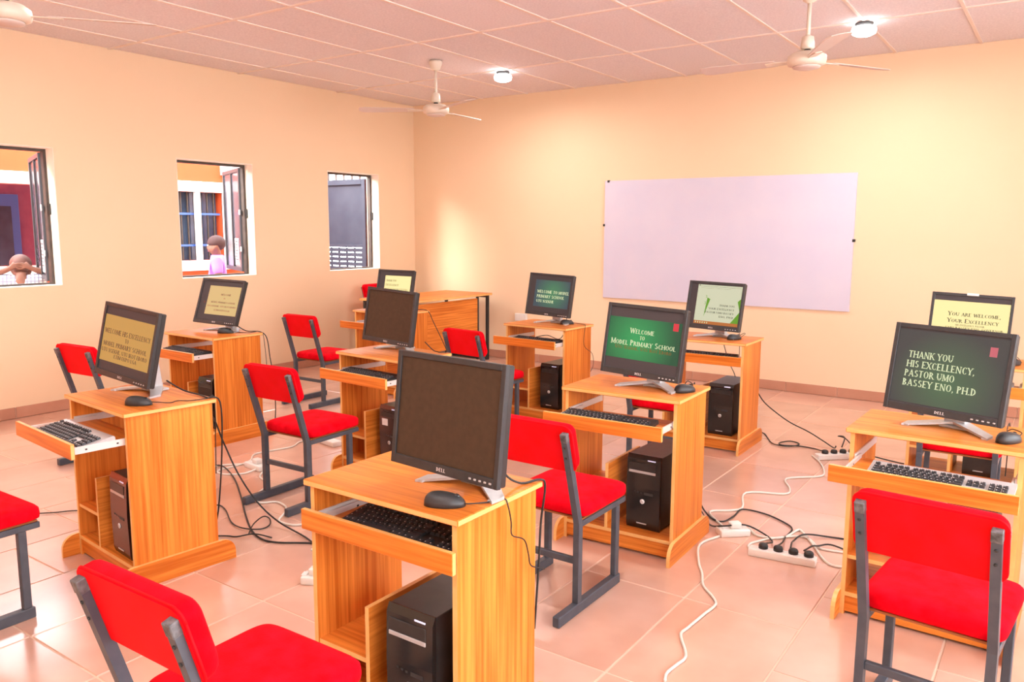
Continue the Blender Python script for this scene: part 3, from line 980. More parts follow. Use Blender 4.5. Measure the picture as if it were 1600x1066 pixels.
CHAIRS = [
    (1.70, -4.82, .06, 'red chair whose backrest shows behind the left welcome monitor'),
    (3.25, -4.60, .035, 'red chair at the centre left standing over white cords'),
    (1.43, -2.86, 0.02, 'red chair by the left wall between the middle and far windows'),
    (3.14, -2.81, -.12, 'red chair with its backrest in front of the long table'),
    (5.115, -6.41, .02, 'red chair in the bottom left corner, nearest to the viewer'),
    (3.325, -6.34, .02, 'red chair cut off by the left edge of the picture'),
    (6.39, -4.93, -.09, 'red chair seen square from behind at the right front'),
    (5.00, -4.77, .0, 'red chair in the middle, right of the nearest switched-off monitor'),
    (4.60, -2.87, .0, 'red chair mostly hidden behind the green welcome monitor'),
    (6.245, -2.90, .0, 'red chair seen through the gap under the right front desktop'),
]
ch0 = make_chair()
chs = [ch0] + [copy_tree(ch0) for _ in CHAIRS]
for c, (x, y, a, lab) in zip(chs, CHAIRS):
    c.location = (x, y, 0); c.rotation_euler = (0, 0, a)
    tag(c, lab, 'chair', 'red school chairs')
c = chs[-1]
c.location = (.45, -.93, 0); c.rotation_euler = (0, 0, -PI / 2); c.scale = (1.13, 1.13, 1.13)
tag(c, 'red chair behind the long table in the far left corner', 'chair', 'red school chairs')

# ---- long table in the far left corner
t = thing('teacher_table', (.96, -.86, 0), 0, 'long wooden table with black metal legs in the far left corner', 'table')
def tp(nm, m_, x0, x1, y0, y1, z0, z1, **k):
    q_ = MB(); q_.box(x0 - .96, x1 - .96, y0 + .86, y1 + .86, z0, z1, **k); return q_.build(nm, m_, t)
tp('table_top', [M['wood_y'], M['edge']], .62, 1.30, -1.56, -.16, .738, .762, bev=.002, thick=2)
for yy in (-.20, -1.52):
    for xx in (.66, 1.26):
        tp('leg', M['bolt'], xx - .015, xx + .015, yy - .015, yy + .015, 0.03, .738, bev=.002)
    tp('foot_bar', M['bolt'], .645, 1.275, yy - .015, yy + .015, 0.0, .03, bev=.002)
    tp('top_bar', M['bolt'], .675, 1.245, yy - .012, yy + .012, .712, .738)
tp('upright', M['bolt'], 1.25, 1.275, -.40, -.375, .03, .738, bev=.002)
tp('modesty_panel', [M['wood_y'], M['edge']], 1.255, 1.272, -1.50, -.40, .20, .715, thick=0)

# ---- lilac board on the back wall
t = thing('notice_board', (3.855, -.001, .772), 0, 'large plain lilac board on the back wall', 'board')
q_ = MB(); q_.box(-1.22, 1.22, -.018, 0, 0, 1.2, bev=.002); q_.build('panel', M['board'], t)
for x, z in ((-1.18, 1.195), (-1.222, .75), (1.222, .62)):
    q_ = MB(); q_.box(x - .012, x + .012, -.022, -.002, z - .012, z + .012, bev=.002); q_.build('clip', M['bolt'], t)

# ---- socket box on the back wall
t = thing('socket_box', (1.60, 0, .45), 0, 'white wall socket box low on the back wall behind a monitor', 'socket')
q_ = MB(); q_.box(-.075, .075, -.04, 0, 0, .085, bev=.004); q_.build('box', M['white'], t)
for sx in (-.037, .037):
    q_ = MB(); q_.box(sx - .012, sx + .012, -.043, -.04, .03, .06, bev=.001); q_.build('switch', M['white'], t)

# ---- ceiling fans
def fan(x, y, a0, label, zhub=2.50):
    t = thing('ceiling_fan', (x, y, H), 0, label, 'fan', 'ceiling fans')
    q_ = MB(); q_.lathe([(.012, 0), (.055, -.002), (.058, -.02), (.04, -.07), (.016, -.085)], 20); q_.build('canopy', M['fan'], t)
    dz = zhub - H
    q_ = MB(); q_.lathe([(.0125, -.06), (.0125, dz + .09)], 12); q_.build('down_rod', M['fan'], t)
    q_ = MB(); q_.lathe([(.014, dz + .16), (.034, dz + .15), (.042, dz + .085), (.03, dz + .075)], 18); q_.build('lower_canopy', M['fan'], t)
    q_ = MB(); q_.lathe([(.02, dz + .082), (.02, dz + .055)], 12); q_.build('coupling', M['bolt'], t)
    q_ = MB(); q_.lathe([(.03, dz + .06), (.085, dz + .055), (.112, dz + .035), (.116, dz + .01), (.11, dz - .015), (.085, dz - .025)], 32); q_.build('motor', M['fan'], t)
    q_ = MB(); q_.lathe([(.083, dz - .025), (.08, dz - .034), (.05, dz - .042), (.01, dz - .045)], 28); q_.build('bottom_cap', M['blade'], t)
    for k in range(3):
        an = math.radians(a0 + 120 * k)
        T = Matrix.Rotation(an, 4, 'Z') @ Matrix.Translation((0, 0, dz + .012)) @ Matrix.Rotation(math.radians(10), 4, 'X')
        poly = [(.19, -.045), (.62, -.068), (.665, -.055), (.68, -.02), (.68, .02), (.665, .055), (.62, .068), (.19, .045)]
        q_ = MB(); q_.prism(poly, 2, -.002, .002, mat=T); b_ = q_.build('blade', M['blade'], t)
        poly = [(.10, -.02), (.2, -.028), (.25, -.02), (.25, .02), (.2, .028), (.10, .02)]
        q_ = MB(); q_.prism(poly, 2, -.007, -.002, mat=T); q_.build('blade_iron', M['fan'], b_)
    return t
fan(2.25, -5.48, 53, 'cream ceiling fan cut by the top left corner of the picture')
fan(1.94, -1.87, -25, 'small far ceiling fan above the corner of the two walls')
fan(5.20, -2.21, 60, 'ceiling fan above the lilac board at the right')

# ---- ceiling lamps
def lamp(x, y, label):
    t = thing('ceiling_lamp', (x, y, H), 0, label, 'lamp', 'ceiling lamps')
    q_ = MB(); q_.lathe([(.06, -.004), (.062, -.012), (.045, -.026), (.04, -.03)], 20); q_.build('holder', M['bolt'], t)
    q_ = MB(); q_.lathe([(.05, -.026), (.078, -.034), (.084, -.055), (.078, -.078), (.05, -.092), (.01, -.097)], 24); q_.build('bulb', M['bulb'], t)
    ld = bpy.data.lights.new('lamp_light', 'AREA'); ld.shape = 'DISK'; ld.size = .15; ld.energy = LAMP_W; ld.color = LAMP_COL
    lo = bpy.data.objects.new('lamp_light', ld); COL.objects.link(lo); lo.parent = t; lo.location = (0, 0, -.102)
lamp(2.155, -1.16, 'lit round ceiling lamp left, near the small far fan')
lamp(5.302, -1.19, 'lit round ceiling lamp at the top right, beside the right fan')
lamp(2.155, -4.75, 'lit ceiling lamp out of view above the left desks')
lamp(5.302, -4.75, 'lit ceiling lamp out of view above the middle desks')
lamp(2.155, -7.5, 'lit ceiling lamp out of view left of the viewer')
lamp(5.302, -7.5, 'lit ceiling lamp out of view above the viewer')

# ================================================================ COMPUTERS
# ---- monitors
MW, MH = .412, .328
SB_, SS, ST = .027, .016, .017           # bezel bottom, side, top
SX, SZ0, SZ1 = MW / 2 - SS, SB_, MH - ST
YF = -.004                              # screen surface depth
LED_GOLD = emis('slide_gold', (0.62, 0.33, 0.085), 0.95)
LED_GOLD2 = emis('slide_pale_gold', (0.80, 0.53, 0.22), 0.95)
LED_YEL = emis('slide_yellow', (0.95, 0.80, 0.36), 1.15)
LED_PALE = emis('slide_pale', (0.66, 0.66, 0.46), 1.0)
INK_BROWN = emis('ink_brown', (0.10, 0.025, 0.02), 1.0)
INK_DARK = emis('ink_dark', (0.03, 0.025, 0.02), 1.0)
INK_PALE = emis('ink_pale', (0.80, 0.86, 0.52), 1.0)
INK_RUST = emis('ink_rust', (0.25, 0.10, 0.01), 1.0)
TAG_RED = emis('tag_red', (0.75, 0.03, 0.05), 1.0)
TAG_PINK = emis('tag_pink', (0.62, 0.13, 0.16), 1.0)
GREEN_TRI = emis('slide_green', (0.13, 0.33, 0.02), 1.0)
BAR_ORANGE = emis('taskbar_orange', (0.50, 0.15, 0.03), 1.0)

def monitor_parts():
    P = {}
    q_ = MB()
    q_.box(-MW / 2 + .002, MW / 2 - .002, .004, .030, .002, MH - .002, bev=.004)
    q_.box(-.14, .14, .030, .052, .06, .25, bev=.01)
    P['housing'] = (q_, M['black'])
    q_ = MB()
    for x0, x1, z0, z1 in ((-MW / 2, -MW / 2 + SS, 0, MH), (MW / 2 - SS, MW / 2, 0, MH), (-MW / 2 + SS, MW / 2 - SS, 0, SB_), (-MW / 2 + SS, MW / 2 - SS, MH - ST, MH)):
        q_.box(x0, x1, -.010, .006, z0, z1, bev=.0015)
    P['bezel'] = (q_, M['bezel'])
    q_ = MB(); q_.box(-SX, SX, YF, .005, SZ0, SZ1)
    P['screen'] = (q_, M['screen_off'])
    q_ = MB(); put_text(q_, 'DELL', 0, .0085, .010, -.0106, fit=.036)
    P['logo'] = (q_, M['printwhite'])
    return P

def make_monitor():
    t = thing('monitor')
    for nm, (q_, m_) in monitor_parts().items(): q_.build(nm, m_, t)
    for k in range(5):
        q_ = MB(); q_.box(.105 + k * .018, .113 + k * .018, -.0125, -.009, .010, .015, bev=.001); q_.build('button', M['silver'], t)
    # stand: boomerang base with raised middle, neck behind
    q_ = MB()
    n = 12
    for sx in (-1, 1):
        prev = None
        for i in range(n + 1):
            u = i / n
            x = sx * (u * .150)
            yc = .125 - .100 * u ** 1.15
            hw = .036 - .010 * u
            z1 = .020 * (1 - u) ** 1.2 + .007
            dx, dy = .12 * sx * .0, 1.0
            ring = [q_.bm.verts.new(p) for p in ((x, yc - hw, max(z1 - .008, 0)), (x, yc - hw, z1), (x, yc + hw, z1 + .003), (x, yc + hw, max(z1 - .008, 0)))]
            if prev:
                for k in range(4):
                    f = q_.bm.faces.new((prev[k], prev[(k + 1) % 4], ring[(k + 1) % 4], ring[k])); f.smooth = False
            else: q_.bm.faces.new(ring)
            prev = ring
        q_.bm.faces.new(prev)
        q_.box(*sorted((sx * .128, sx * .148)), 0.005, .045, 0.0, .006)
    q_.box(-.05, .05, .085, .162, 0, .012, bev=.003)
    bmesh.ops.recalc_face_normals(q_.bm, faces=q_.bm.faces)
    q_.build('stand_base', M['silver'], t)
    q_ = MB(); q_.prism([(.100, .012), (.140, .012), (.118, .16), (.112, .26), (.078, .26), (.084, .16)], 0, -.036, .036); q_.build('stand_neck', M['silver'], t)
    return t

def slide_quads(q_, x0, x1, v0, v1, y, mi=0):
    """rectangle on the screen; v measured from the top as a fraction of screen height"""
    z0, z1 = SZ1 - (SZ1 - SZ0) * v1, SZ1 - (SZ1 - SZ0) * v0
    q_.quad([(x0 * SX, y, z0), (x1 * SX, y, z0), (x1 * SX, y, z1), (x0 * SX, y, z1)], mi)

def zv(v): return SZ1 - (SZ1 - SZ0) * v

MON = {  # rel x, rel y, z bottom, yaw, tilt, roll, label
    1: (-.068, -.039, .810, .032, .194, -.076, 'black monitor with gold welcome his excellency slide at the left'),
    2: (.010, .002, .801, .139, .336, -.023, 'black monitor with pale gold welcome slide below the middle window'),
    3: (-.051, -.005, .791, -.041, .139, -.040, 'smaller switched-off black monitor in the middle distance'),
    4: (.060, -.045, .787, .057, .218, -.003, 'far black monitor with yellow slide half hidden by a dark monitor'),
    5: (.139, -.072, .803, -.087, .115, 0.0, 'large switched-off black monitor on the nearest desk'),
    6: (.060, -.10, .808, -.085, .150, -.030, 'black monitor with bright green welcome to model primary school slide'),
    7: (.019, -.054, .809, -.030, .175, -.033, 'small far black monitor with dark green welcome slide near the back wall'),
    8: (.014, -.085, .804, -.112, .196, -.015, 'black monitor with pale slide and green triangles before the lilac board'),
    9: (.0, -.095, .806, -.265, .172, -.015, 'black monitor with grey green thank you slide at the right front'),
    10: (-.03, -.04, .796, .030, .140, -.035, 'black monitor with yellow you are welcome slide at the far right')}
m0 = make_monitor()
mons = {}
for i, n in enumerate(MON):
    mons[n] = m0 if i == 0 else copy_tree(m0)
OFFY = .035
for n, (rx, ry, zb, yw, ti, rl, lab) in MON.items():
    d = DESKS[n]
    o = mons[n]
    px, py = d[0] + rx, d[1] + ry
    o.location = (px - math.sin(yw) * OFFY, py + math.cos(yw) * OFFY, DH)
    o.rotation_euler = (0, 0, yw)
    tag(o, lab, 'monitor', 'computer monitors')
    T = Matrix.Translation((0, -OFFY, zb - DH)) @ Matrix.Rotation(-ti, 4, 'X') @ Matrix.Rotation(-rl, 4, 'Y')
    for ch in o.children:
        if not ch.name.startswith('stand'): ch.matrix_local = T
        if ch.name.startswith('stand_neck'):
            ch.rotation_euler.x = -ti * .1
    if n in (3, 5): continue
    scr = [ch for ch in o.children if ch.name.startswith('screen')][0]
    me = scr.data.copy(); me.materials.clear(); me.materials.append(M['screen_bar']); scr.data = me
    y1, y2, y3 = YF - .0006, YF - .0010, YF - .0014
    def slide(m_, x0, x1, v0, v1):
        q_ = MB(); slide_quads(q_, x0, x1, v0, v1, y1); return q_.build('slide', m_, scr)
    def txt(lines, ink, nm='lettering'):
        q_ = MB()
        for (s, x, v, size, al, *ft) in lines:
            put_text(q_, s, x * SX, zv(v), size, y2, align=al, fit=(ft[0] * SX * 2 if ft else None))
        return q_.build(nm, ink, scr)
    def rect(nm, m_, x0, x1, v0, v1):
        q_ = MB(); slide_quads(q_, x0, x1, v0, v1, y2); return q_.build(nm, m_, scr)
    if n == 1:
        slide(LED_GOLD, -1, .97, .13, .86)
        txt([('WELCOME HIS EXCELLENCY', -.02, .42, .021, 'c', .92), ('TO', 0, .515, .018, 'c'), ('MODEL PRIMARY SCHOOL', -.05, .62, .020, 'c', .88),
             ('UTU NSEKHE, UTU IKOT EBORO', -.04, .715, .017, 'c', .92), ('ETIM EKPO LGA', .04, .79, .016, 'c', .46)], INK_BROWN)
    elif n == 2:
        slide(LED_GOLD2, -.62, .98, .12, .86)
        txt([('WELCOME', .28, .36, .013, 'c', .26), ('TO', .24, .45, .010, 'c'), ('MODEL PRIMARY SCHOOL', .22, .56, .012, 'c', .62),
             ('UTU NSEKHE, UTU IKOT EBORO', .18, .66, .011, 'c', .74), ('ETIM EKPO LGA', .24, .76, .011, 'c', .40)], INK_BROWN)
        rect('tag', INK_BROWN, -.78, -.70, .53, .58)
    elif n == 4:
        slide(LED_YEL, -.62, .95, .13, .85)
        txt([('THANK YOU', -.55, .32, .018, 'l', .32), ('EXCELLENCY', -.55, .46, .018, 'l', .40), ('PASTOR UMO BASSEY ENO', -.55, .60, .018, 'l', .68)], INK_DARK)
    elif n == 6:
        slide(radial('slide_bright_green', (.03, .36, .10), (.006, .085, .035), -.04, .17, .21), -1, 1, .16, .83)
        txt([('Welcome', -.05, .405, .024, 'c', .34), ('to', -.03, .50, .022, 'c'), ('Model Primary School', .0, .605, .025, 'c', .90)], INK_PALE)
        txt([('Utu Nsekhe, Utu Ikot Eboro', .02, .675, .017, 'c', .78)], INK_RUST, 'rust_lettering')
        rect('tag', TAG_RED, .76, .90, .17, .29)
    elif n == 7:
        slide(radial('slide_dull_green', (.07, .24, .11), (.05, .08, .10), .03, .18, .17), -.75, .95, .12, .86)
        txt([('WELCOME TO MODEL', -.62, .48, .023, 'l', .78), ('PRIMARY SCHOOL', -.62, .61, .023, 'l', .68), ('UTU NSEKHE', -.62, .74, .021, 'l', .44)], INK_PALE)
    elif n == 8:
        slide(LED_PALE, -.72, 1, 0.02, .90)
        rect('taskbar', BAR_ORANGE, -.72, 1, .90, .975)
        q_ = MB()
        for k in range(6): slide_quads(q_, -.66 + k * .09, -.62 + k * .09, .92, .955, y2)
        q_.build('taskbar_icons', INK_PALE, scr)
        q_ = MB()
        for pts in (((-.30, .33), (-.18, .36), (-.36, .80)), ((1, .30), (.88, .38), (1, .62)), ((1, .62), (1, .90), (.70, .90))):
            q_.quad([(a * SX, y2, zv(b)) for a, b in reversed(pts)])
        q_.build('triangles', GREEN_TRI, scr)
        txt([('3', -.38, .34, .020, 'l'), ('3', -.40, .50, .020, 'l')], GREEN_TRI, 'numerals')
        txt([('THANK YOU', .80, .52, .013, 'r', .30), ('YOUR EXCELLENCY', .80, .61, .013, 'r', .50), ('PASTOR UMO BASSEY', .80, .70, .013, 'r', .56), ('ENO, PH.D', .80, .79, .013, 'r', .28)], INK_DARK)
        q_ = MB(); slide_quads(q_, -.68, .95, .06, .064, y2); slide_quads(q_, -.60, .60, .10, .103, y2); slide_quads(q_, -.68, -.64, .03, .05, y2)
        q_.build('toolbar_lines', INK_DARK, scr)
    elif n == 9:
        slide(radial('slide_grey_green', (.085, .155, .075), (.060, .058, .055), .0, .12, .20), -1, 1, .02, .98)
        txt([('THANK YOU', -.76, .385, .025, 'l', .42), ('HIS EXCELLENCY,', -.77, .51, .025, 'l', .63), ('PASTOR UMO', -.78, .635, .025, 'l', .47), ('BASSEY ENO, PH.D', -.79, .76, .025, 'l', .68)], INK_PALE)
        rect('tag', TAG_PINK, .68, .81, .13, .25)
    elif n == 10:
        slide(LED_YEL, -1, 1, .10, .88)
        txt([('You are welcome,', -.60, .40, .024, 'l', .70), ('Your Excellency', -.60, .535, .024, 'l', .68)], INK_DARK)
        txt([('HIS EXCELLENCY, PASTOR', -.36, .60, .010, 'l', .38), ('UMO BASSEY ENO, GOVERNOR', -.62, .66, .011, 'l', .76)], INK_DARK, 'small_lettering')
        q_ = MB(); q_.box(-.03, .03, -.013, -.002, MH - .010, MH + .004, bev=.002); k_ = q_.build('camera_clip', M['white'], o); k_.matrix_local = T

# ---- towers
def make_tower(kind):
    t = thing('computer_tower')
    w, h, dp = .168, .352, .35
    q_ = MB(); q_.box(-w / 2, w / 2, .012, dp, .006, h, bev=.002); q_.build('case', M['black'], t)
    q_ = MB()
    poly = [(0.006, .0), (.0, .02), (-.004, .20), (.0, h - .02), (.010, h + .002), (.014, h + .002), (.014, 0)]
    q_.prism(poly, 0, -w / 2, w / 2); fp = q_.build('front_panel', M['gloss'], t)
    for sx in (-1, 1):
        q_ = MB(); q_.box(*sorted((sx * .05, sx * .075)), .02, .32, 0, .006); q_.build('foot', M['black'], t)
    if kind == 'drive':
        q_ = MB(); q_.box(-.074, .060, -.0045, .004, .268, .280, bev=.001); q_.build('drive_trim', M['silver'], fp)
        q_ = MB(); q_.box(-.074, .060, -.0035, .004, .283, .318, bev=.001); q_.build('drive_door', M['black'], fp)
        q_ = MB(); q_.box(.018, .058, -.001, .006, .330, .335, bev=.001); q_.build('power_light', M['led'], fp)
    else:
        q_ = MB(); q_.box(-.05, .06, -.002, .006, .318, .324, bev=.001); q_.build('drive_trim', M['bezel'], fp)
        q_ = MB(); q_.box(-.07, .07, -.0038, .004, .285, .315, bev=.002); q_.build('drive_door', M['black'], fp)
        q_ = MB(); q_.box(.020, .062, -.001, .006, .333, .339, bev=.001); q_.build('power_light', M['led'], fp)
    R_ = Matrix.Rotation(PI / 2, 4, 'X')
    q_ = MB(); q_.lathe([(.0115, 0), (.0115, .0014)], 20, mat=Matrix.Translation((-.002, -.0038, .135)) @ R_); q_.build('logo', M['printwhite'], fp)
    q_ = MB(); put_text(q_, 'hp', -.002, .1315, .0105, -.0054, align='c', lower=True); q_.build('logo_letters', M['printdark'], fp)
    q_ = MB()
    for k in range(3): q_.box(-.046 + k * .016, -.038 + k * .016, -.0046, -.003, .176 - k * .002, .182 - k * .002)
    q_.box(.006, .05, -.0046, -.003, .168, .180)
    q_.build('front_ports', M['bezel'], fp)
    q_ = MB(); q_.box(-.03, .02, -.0034, -.001, .026, .031); q_.build('maker_strip', M['silver'], fp)
    return t
TOW = {1: (.118, -.165, 'drive'), 2: (.10, -.15, 'plain'), 3: (.10, -.13, 'sticker'), 5: (.118, -.195, 'drive'), 6: (.100, -.115, 'drive'),
       7: (.098, -.12, 'plain'), 8: (.118, -.13, 'plain'), 9: (.115, -.10, 'plain'), 10: (.09, -.10, 'plain')}
TLAB = {1: 'black computer tower inside the left desk', 2: 'black computer tower inside the desk below the middle window',
        3: 'black computer tower with a white sticker inside the desk of the smaller switched-off monitor',
        5: 'black computer tower inside the nearest desk', 6: 'black computer tower with a silver strip inside the middle desk',
        7: 'black computer tower inside the far desk near the back wall', 8: 'black computer tower inside the desk before the lilac board',
        9: 'black computer tower in the right front desk, glimpsed over the chair seat', 10: 'black computer tower in the far right desk, glimpsed under the right front desktop'}
tw_d, tw_p = make_tower('drive'), make_tower('plain')
used = set()
for n, (lx, ly, kind) in TOW.items():
    src = tw_d if kind == 'drive' else tw_p
    o = src if src.name not in used else copy_tree(src)
    used.add(src.name)
    p = on_desk(n, lx, ly, .0925)
    o.location = p; o.rotation_euler = (0, 0, DESKS[n][2] + {1: -.03, 6: -.04}.get(n, 0))
    tag(o, TLAB[n], 'computer', 'computer towers')
    if kind == 'sticker':
        q_ = MB(); q_.box(-.06, -.012, -.0046, -.003, .235, .275); q_.build('sticker', M['printwhite'], o)

# ---- keyboards
def make_keyboard(body):
    t = thing('keyboard')
    W_, D_ = .445, .150
    q_ = MB()
    prof = [(-D_ / 2, 0), (-D_ / 2, .009), (D_ / 2 - .035, .017), (D_ / 2 - .006, .020), (D_ / 2, .014), (D_ / 2, 0)]
    q_.prism(prof, 0, -W_ / 2, W_ / 2)
    q_.build('body', body, t)
    q_ = MB()
    slope = .008 / (D_ - .035)
    def key(x0, x1, y0, y1):
        zc = .009 + (((y0 + y1) / 2) + D_ / 2) * slope
        b = [(x0, y0), (x1, y0), (x1, y1), (x0, y1)]; i = .002
        tpp = [(x0 + i, y0 + i), (x1 - i, y0 + i), (x1 - i, y1 - i * .5), (x0 + i, y1 - i * .5)]
        B_ = [q_.bm.verts.new((*p, zc - .001)) for p in b]; T_ = [q_.bm.verts.new((*p, zc + .0075)) for p in tpp]
        q_.bm.faces.new(T_)
        for k in range(4): q_.bm.faces.new((B_[k], B_[(k + 1) % 4], T_[(k + 1) % 4], T_[k]))
        xm, ym = x0 + .004, (y0 + y1) / 2 + .001
        f = q_.bm.faces.new([q_.bm.verts.new(p) for p in ((xm, ym, zc + .0078), (xm + .0035, ym, zc + .0078), (xm + .0035, ym + .004, zc + .0078), (xm, ym + .004, zc + .0078))])
        f.material_index = 1
    u = .0190
    x0 = -W_ / 2 + .012; yb = -D_ / 2 + .010
    rows = [[1.25, 1.25, 1.25, 6.25, 1.25, 1.25, 1.25, 1.25], [2.25] + [1] * 10 + [2.75], [1.75] + [1] * 11 + [2.25], [1.5] + [1] * 12 + [1.5], [1] * 13 + [2]]
    for r, row in enumerate(rows):
        x = x0
        for wk in row:
            key(x + .001, x + wk * u - .001, yb + r * u + .001, yb + (r + 1) * u - .001); x += wk * u
    yf = yb + 5 * u + .006
    x = x0
    for k, g in enumerate((1, 1, 1, 1)):
        pass
    for a, n_ in ((0, 1), (2, 4), (6.5, 4), (11, 4)):
        for k in range(n_): key(x0 + (a + k) * u + .001, x0 + (a + k + 1) * u - .001, yf, yf + .014)
    xn = x0 + 15 * u + .008
    for r in (3, 4):
        for k in range(3): key(xn + k * u + .001, xn + (k + 1) * u - .001, yb + r * u + .001, yb + (r + 1) * u - .001)
    key(xn + u + .001, xn + 2 * u - .001, yb + u + .001, yb + 2 * u - .001)
    for k in range(3): key(xn + k * u + .001, xn + (k + 1) * u - .001, yb + .001, yb + u - .001)
    xp = xn + 3 * u + .008
    for r in range(5):
        for k in range(4):
            if xp + (k + 1) * u < W_ / 2 - .002: key(xp + k * u + .001, xp + (k + 1) * u - .001, yb + r * u + .001, yb + (r + 1) * u - .001)
    bmesh.ops.recalc_face_normals(q_.bm, faces=[f for f in q_.bm.faces if f.material_index == 0])
    k_ = q_.build('keys', [M['key'], M['keyprint']], t)
    for sx in (-1, 1):
        f_ = MB(); f_.box(*sorted((sx * .16, sx * .19)), .050, .062, -.0125, 0, bev=.001); f_.build('foot', body, t)
    k_['kind'] = 'stuff'
    return t
kb_b, kb_s = make_keyboard(M['black']), make_keyboard(M['silver'])
KB = {1: (.028, .090, .02, 's', 'grey keyboard with black keys on the pulled-out tray at the left'),
      2: (.0, .10, .0, 'b', 'black keyboard on the tray below the middle window'),
      3: (.0, .10, .0, 'b', 'black keyboard in front of the smaller switched-off monitor'),
      5: (.035, .105, -.03, 'b', 'black keyboard in the tray of the nearest desk'),
      6: (-.02, .085, .0, 'b', 'black keyboard on the tray of the green welcome screen desk'),
      7: (.03, .12, .0, 'b', 'black keyboard on the far tray near the back wall'),
      8: (-.02, .12, .0, 'b', 'black keyboard on the far tray before the lilac board'),
      9: (.045, .090, -.02, 's', 'grey keyboard with black keys on the right front tray'),
      10: (.0, .12, .0, 's', 'grey keyboard on the far right tray')}
usedk = set()
for n, (lx, dy, rz, kd, lab) in KB.items():
    src = kb_s if kd == 's' else kb_b
    o = src if src.name not in usedk else copy_tree(src)
    usedk.add(src.name)
    tl = .11 if kd == 's' else .085
    o.location = on_desk(n, lx, DESKS[n][3] + dy, .6165 + math.sin(tl) * .075); o.rotation_mode = 'XYZ'; o.rotation_euler = (tl, 0, DESKS[n][2] + rz)
    tag(o, lab, 'keyboard', 'computer keyboards')

# ---- mice
def make_mouse():
    t = thing('mouse')
    def fn(p):
        return Vector((p.x * (1 - .12 * (p.y / .057) ** 2), p.y, max(p.z, 0) * (1.0 - .22 * (p.y / .057))))
    q_ = MB(); q_.blob((0, 0, 0), .031, .057, .036, .75, .85, 28, 14, fn=fn); q_.build('shell', M['bezel'], t)
    q_ = MB(); q_.lathe([(.009, -.003), (.009, .003)], 14, mat=Matrix.Translation((0, .032, .024)) @ Matrix.Rotation(PI / 2, 4, 'Y')); q_.build('wheel', M['gloss'], t)
    return t
ms0 = make_mouse()
MICE = {1: (.166, -.079, -.9, 'black mouse in front of the gold slide monitor at the left'), 2: (.113, .021, -1.0, 'black mouse on the desk below the middle window'),
        5: (.192, -.129, -1.05, 'black mouse on the nearest desk'), 6: (.239, .004, -.5, 'black mouse beside the green welcome screen'),
        7: (.133, .062, -.6, 'black mouse on the far desk near the back wall'), 8: (.158, -.027, -.5, 'black mouse on the desk before the lilac board'),
        9: (.219, -.067, -.45, 'black mouse on the right front desk'), 10: (.205, -.05, -.4, 'black mouse on the far right desk')}
MC = {  # cables in desk coordinates (x, y, z)
    1: [(.19, -.03, .008), (.235, .02, .003), (.22, .06, .003), (.26, .10, .003), (.27, .17, .003), (.25, .212, .0), (.245, .215, -.12), (.24, .21, -.35)],
    2: [(.15, .06, .008), (.19, .10, .003), (.24, .13, .003), (.27, .205, .002), (.285, .215, -.08), (.30, .215, -.25), (.29, .215, -.45)],
    5: [(.25, -.10, .008), (.275, -.05, .003), (.292, .003, .002), (.302, .010, -.02), (.302, .025, -.07), (.302, .03, -.11), (.302, .09, -.143), (.302, .112, -.19), (.302, .124, -.23), (.302, .162, -.253), (.302, .20, -.27)],
    6: [(.255, .06, .008), (.24, .10, .02), (.22, .09, .035), (.20, .11, .01), (.21, .19, .003), (.21, .212, -.02), (.2, .213, -.3)],
    7: [(.165, .11, .008), (.22, .13, .003), (.285, .09, .003), (.302, .06, -.01), (.302, .05, -.15), (.302, .17, -.23), (.302, .19, -.32), (.302, .15, -.37)],
    8: [(.18, .03, .008), (.20, .07, .03), (.18, .10, .03), (.14, .12, .005), (.12, .205, .002), (.12, .215, -.2)],
    9: [(.24, -.01, .008), (.25, .04, .015), (.22, .06, .02), (.20, .10, .003), (.2, .207, .002), (.2, .214, -.2)],
    10: [(.23, .0, .008), (.24, .06, .003), (.2, .207, .002), (.2, .214, -.2)]}
allm = {n: (ms0 if i == 0 else copy_tree(ms0)) for i, n in enumerate(MICE)}
for n, (lx, ly, rz, lab) in MICE.items():
    o = allm[n]
    rz_ = DESKS[n][2] + rz
    o.location = on_desk(n, lx, ly, DH + .0005); o.rotation_euler = (0, 0, rz_)
    tag(o, lab, 'mouse', 'computer mice')
    pts = []
    first = on_desk(n, lx, ly, DH)
    ca, sa = math.cos(rz_), math.sin(rz_)
    nose = (first[0] - sa * .054, first[1] + ca * .054, DH + .008)
    P_ = [nose] + [on_desk(n, a, b, DH + c) for a, b, c in MC[n]]
    inv = (Matrix.Translation(o.location) @ Matrix.Rotation(rz_, 4, 'Z')).inverted()
    q_ = MB(); q_.tube([inv @ Vector(p) for p in P_], .0021, 5); q_.build('cable', M['cordb'], o)

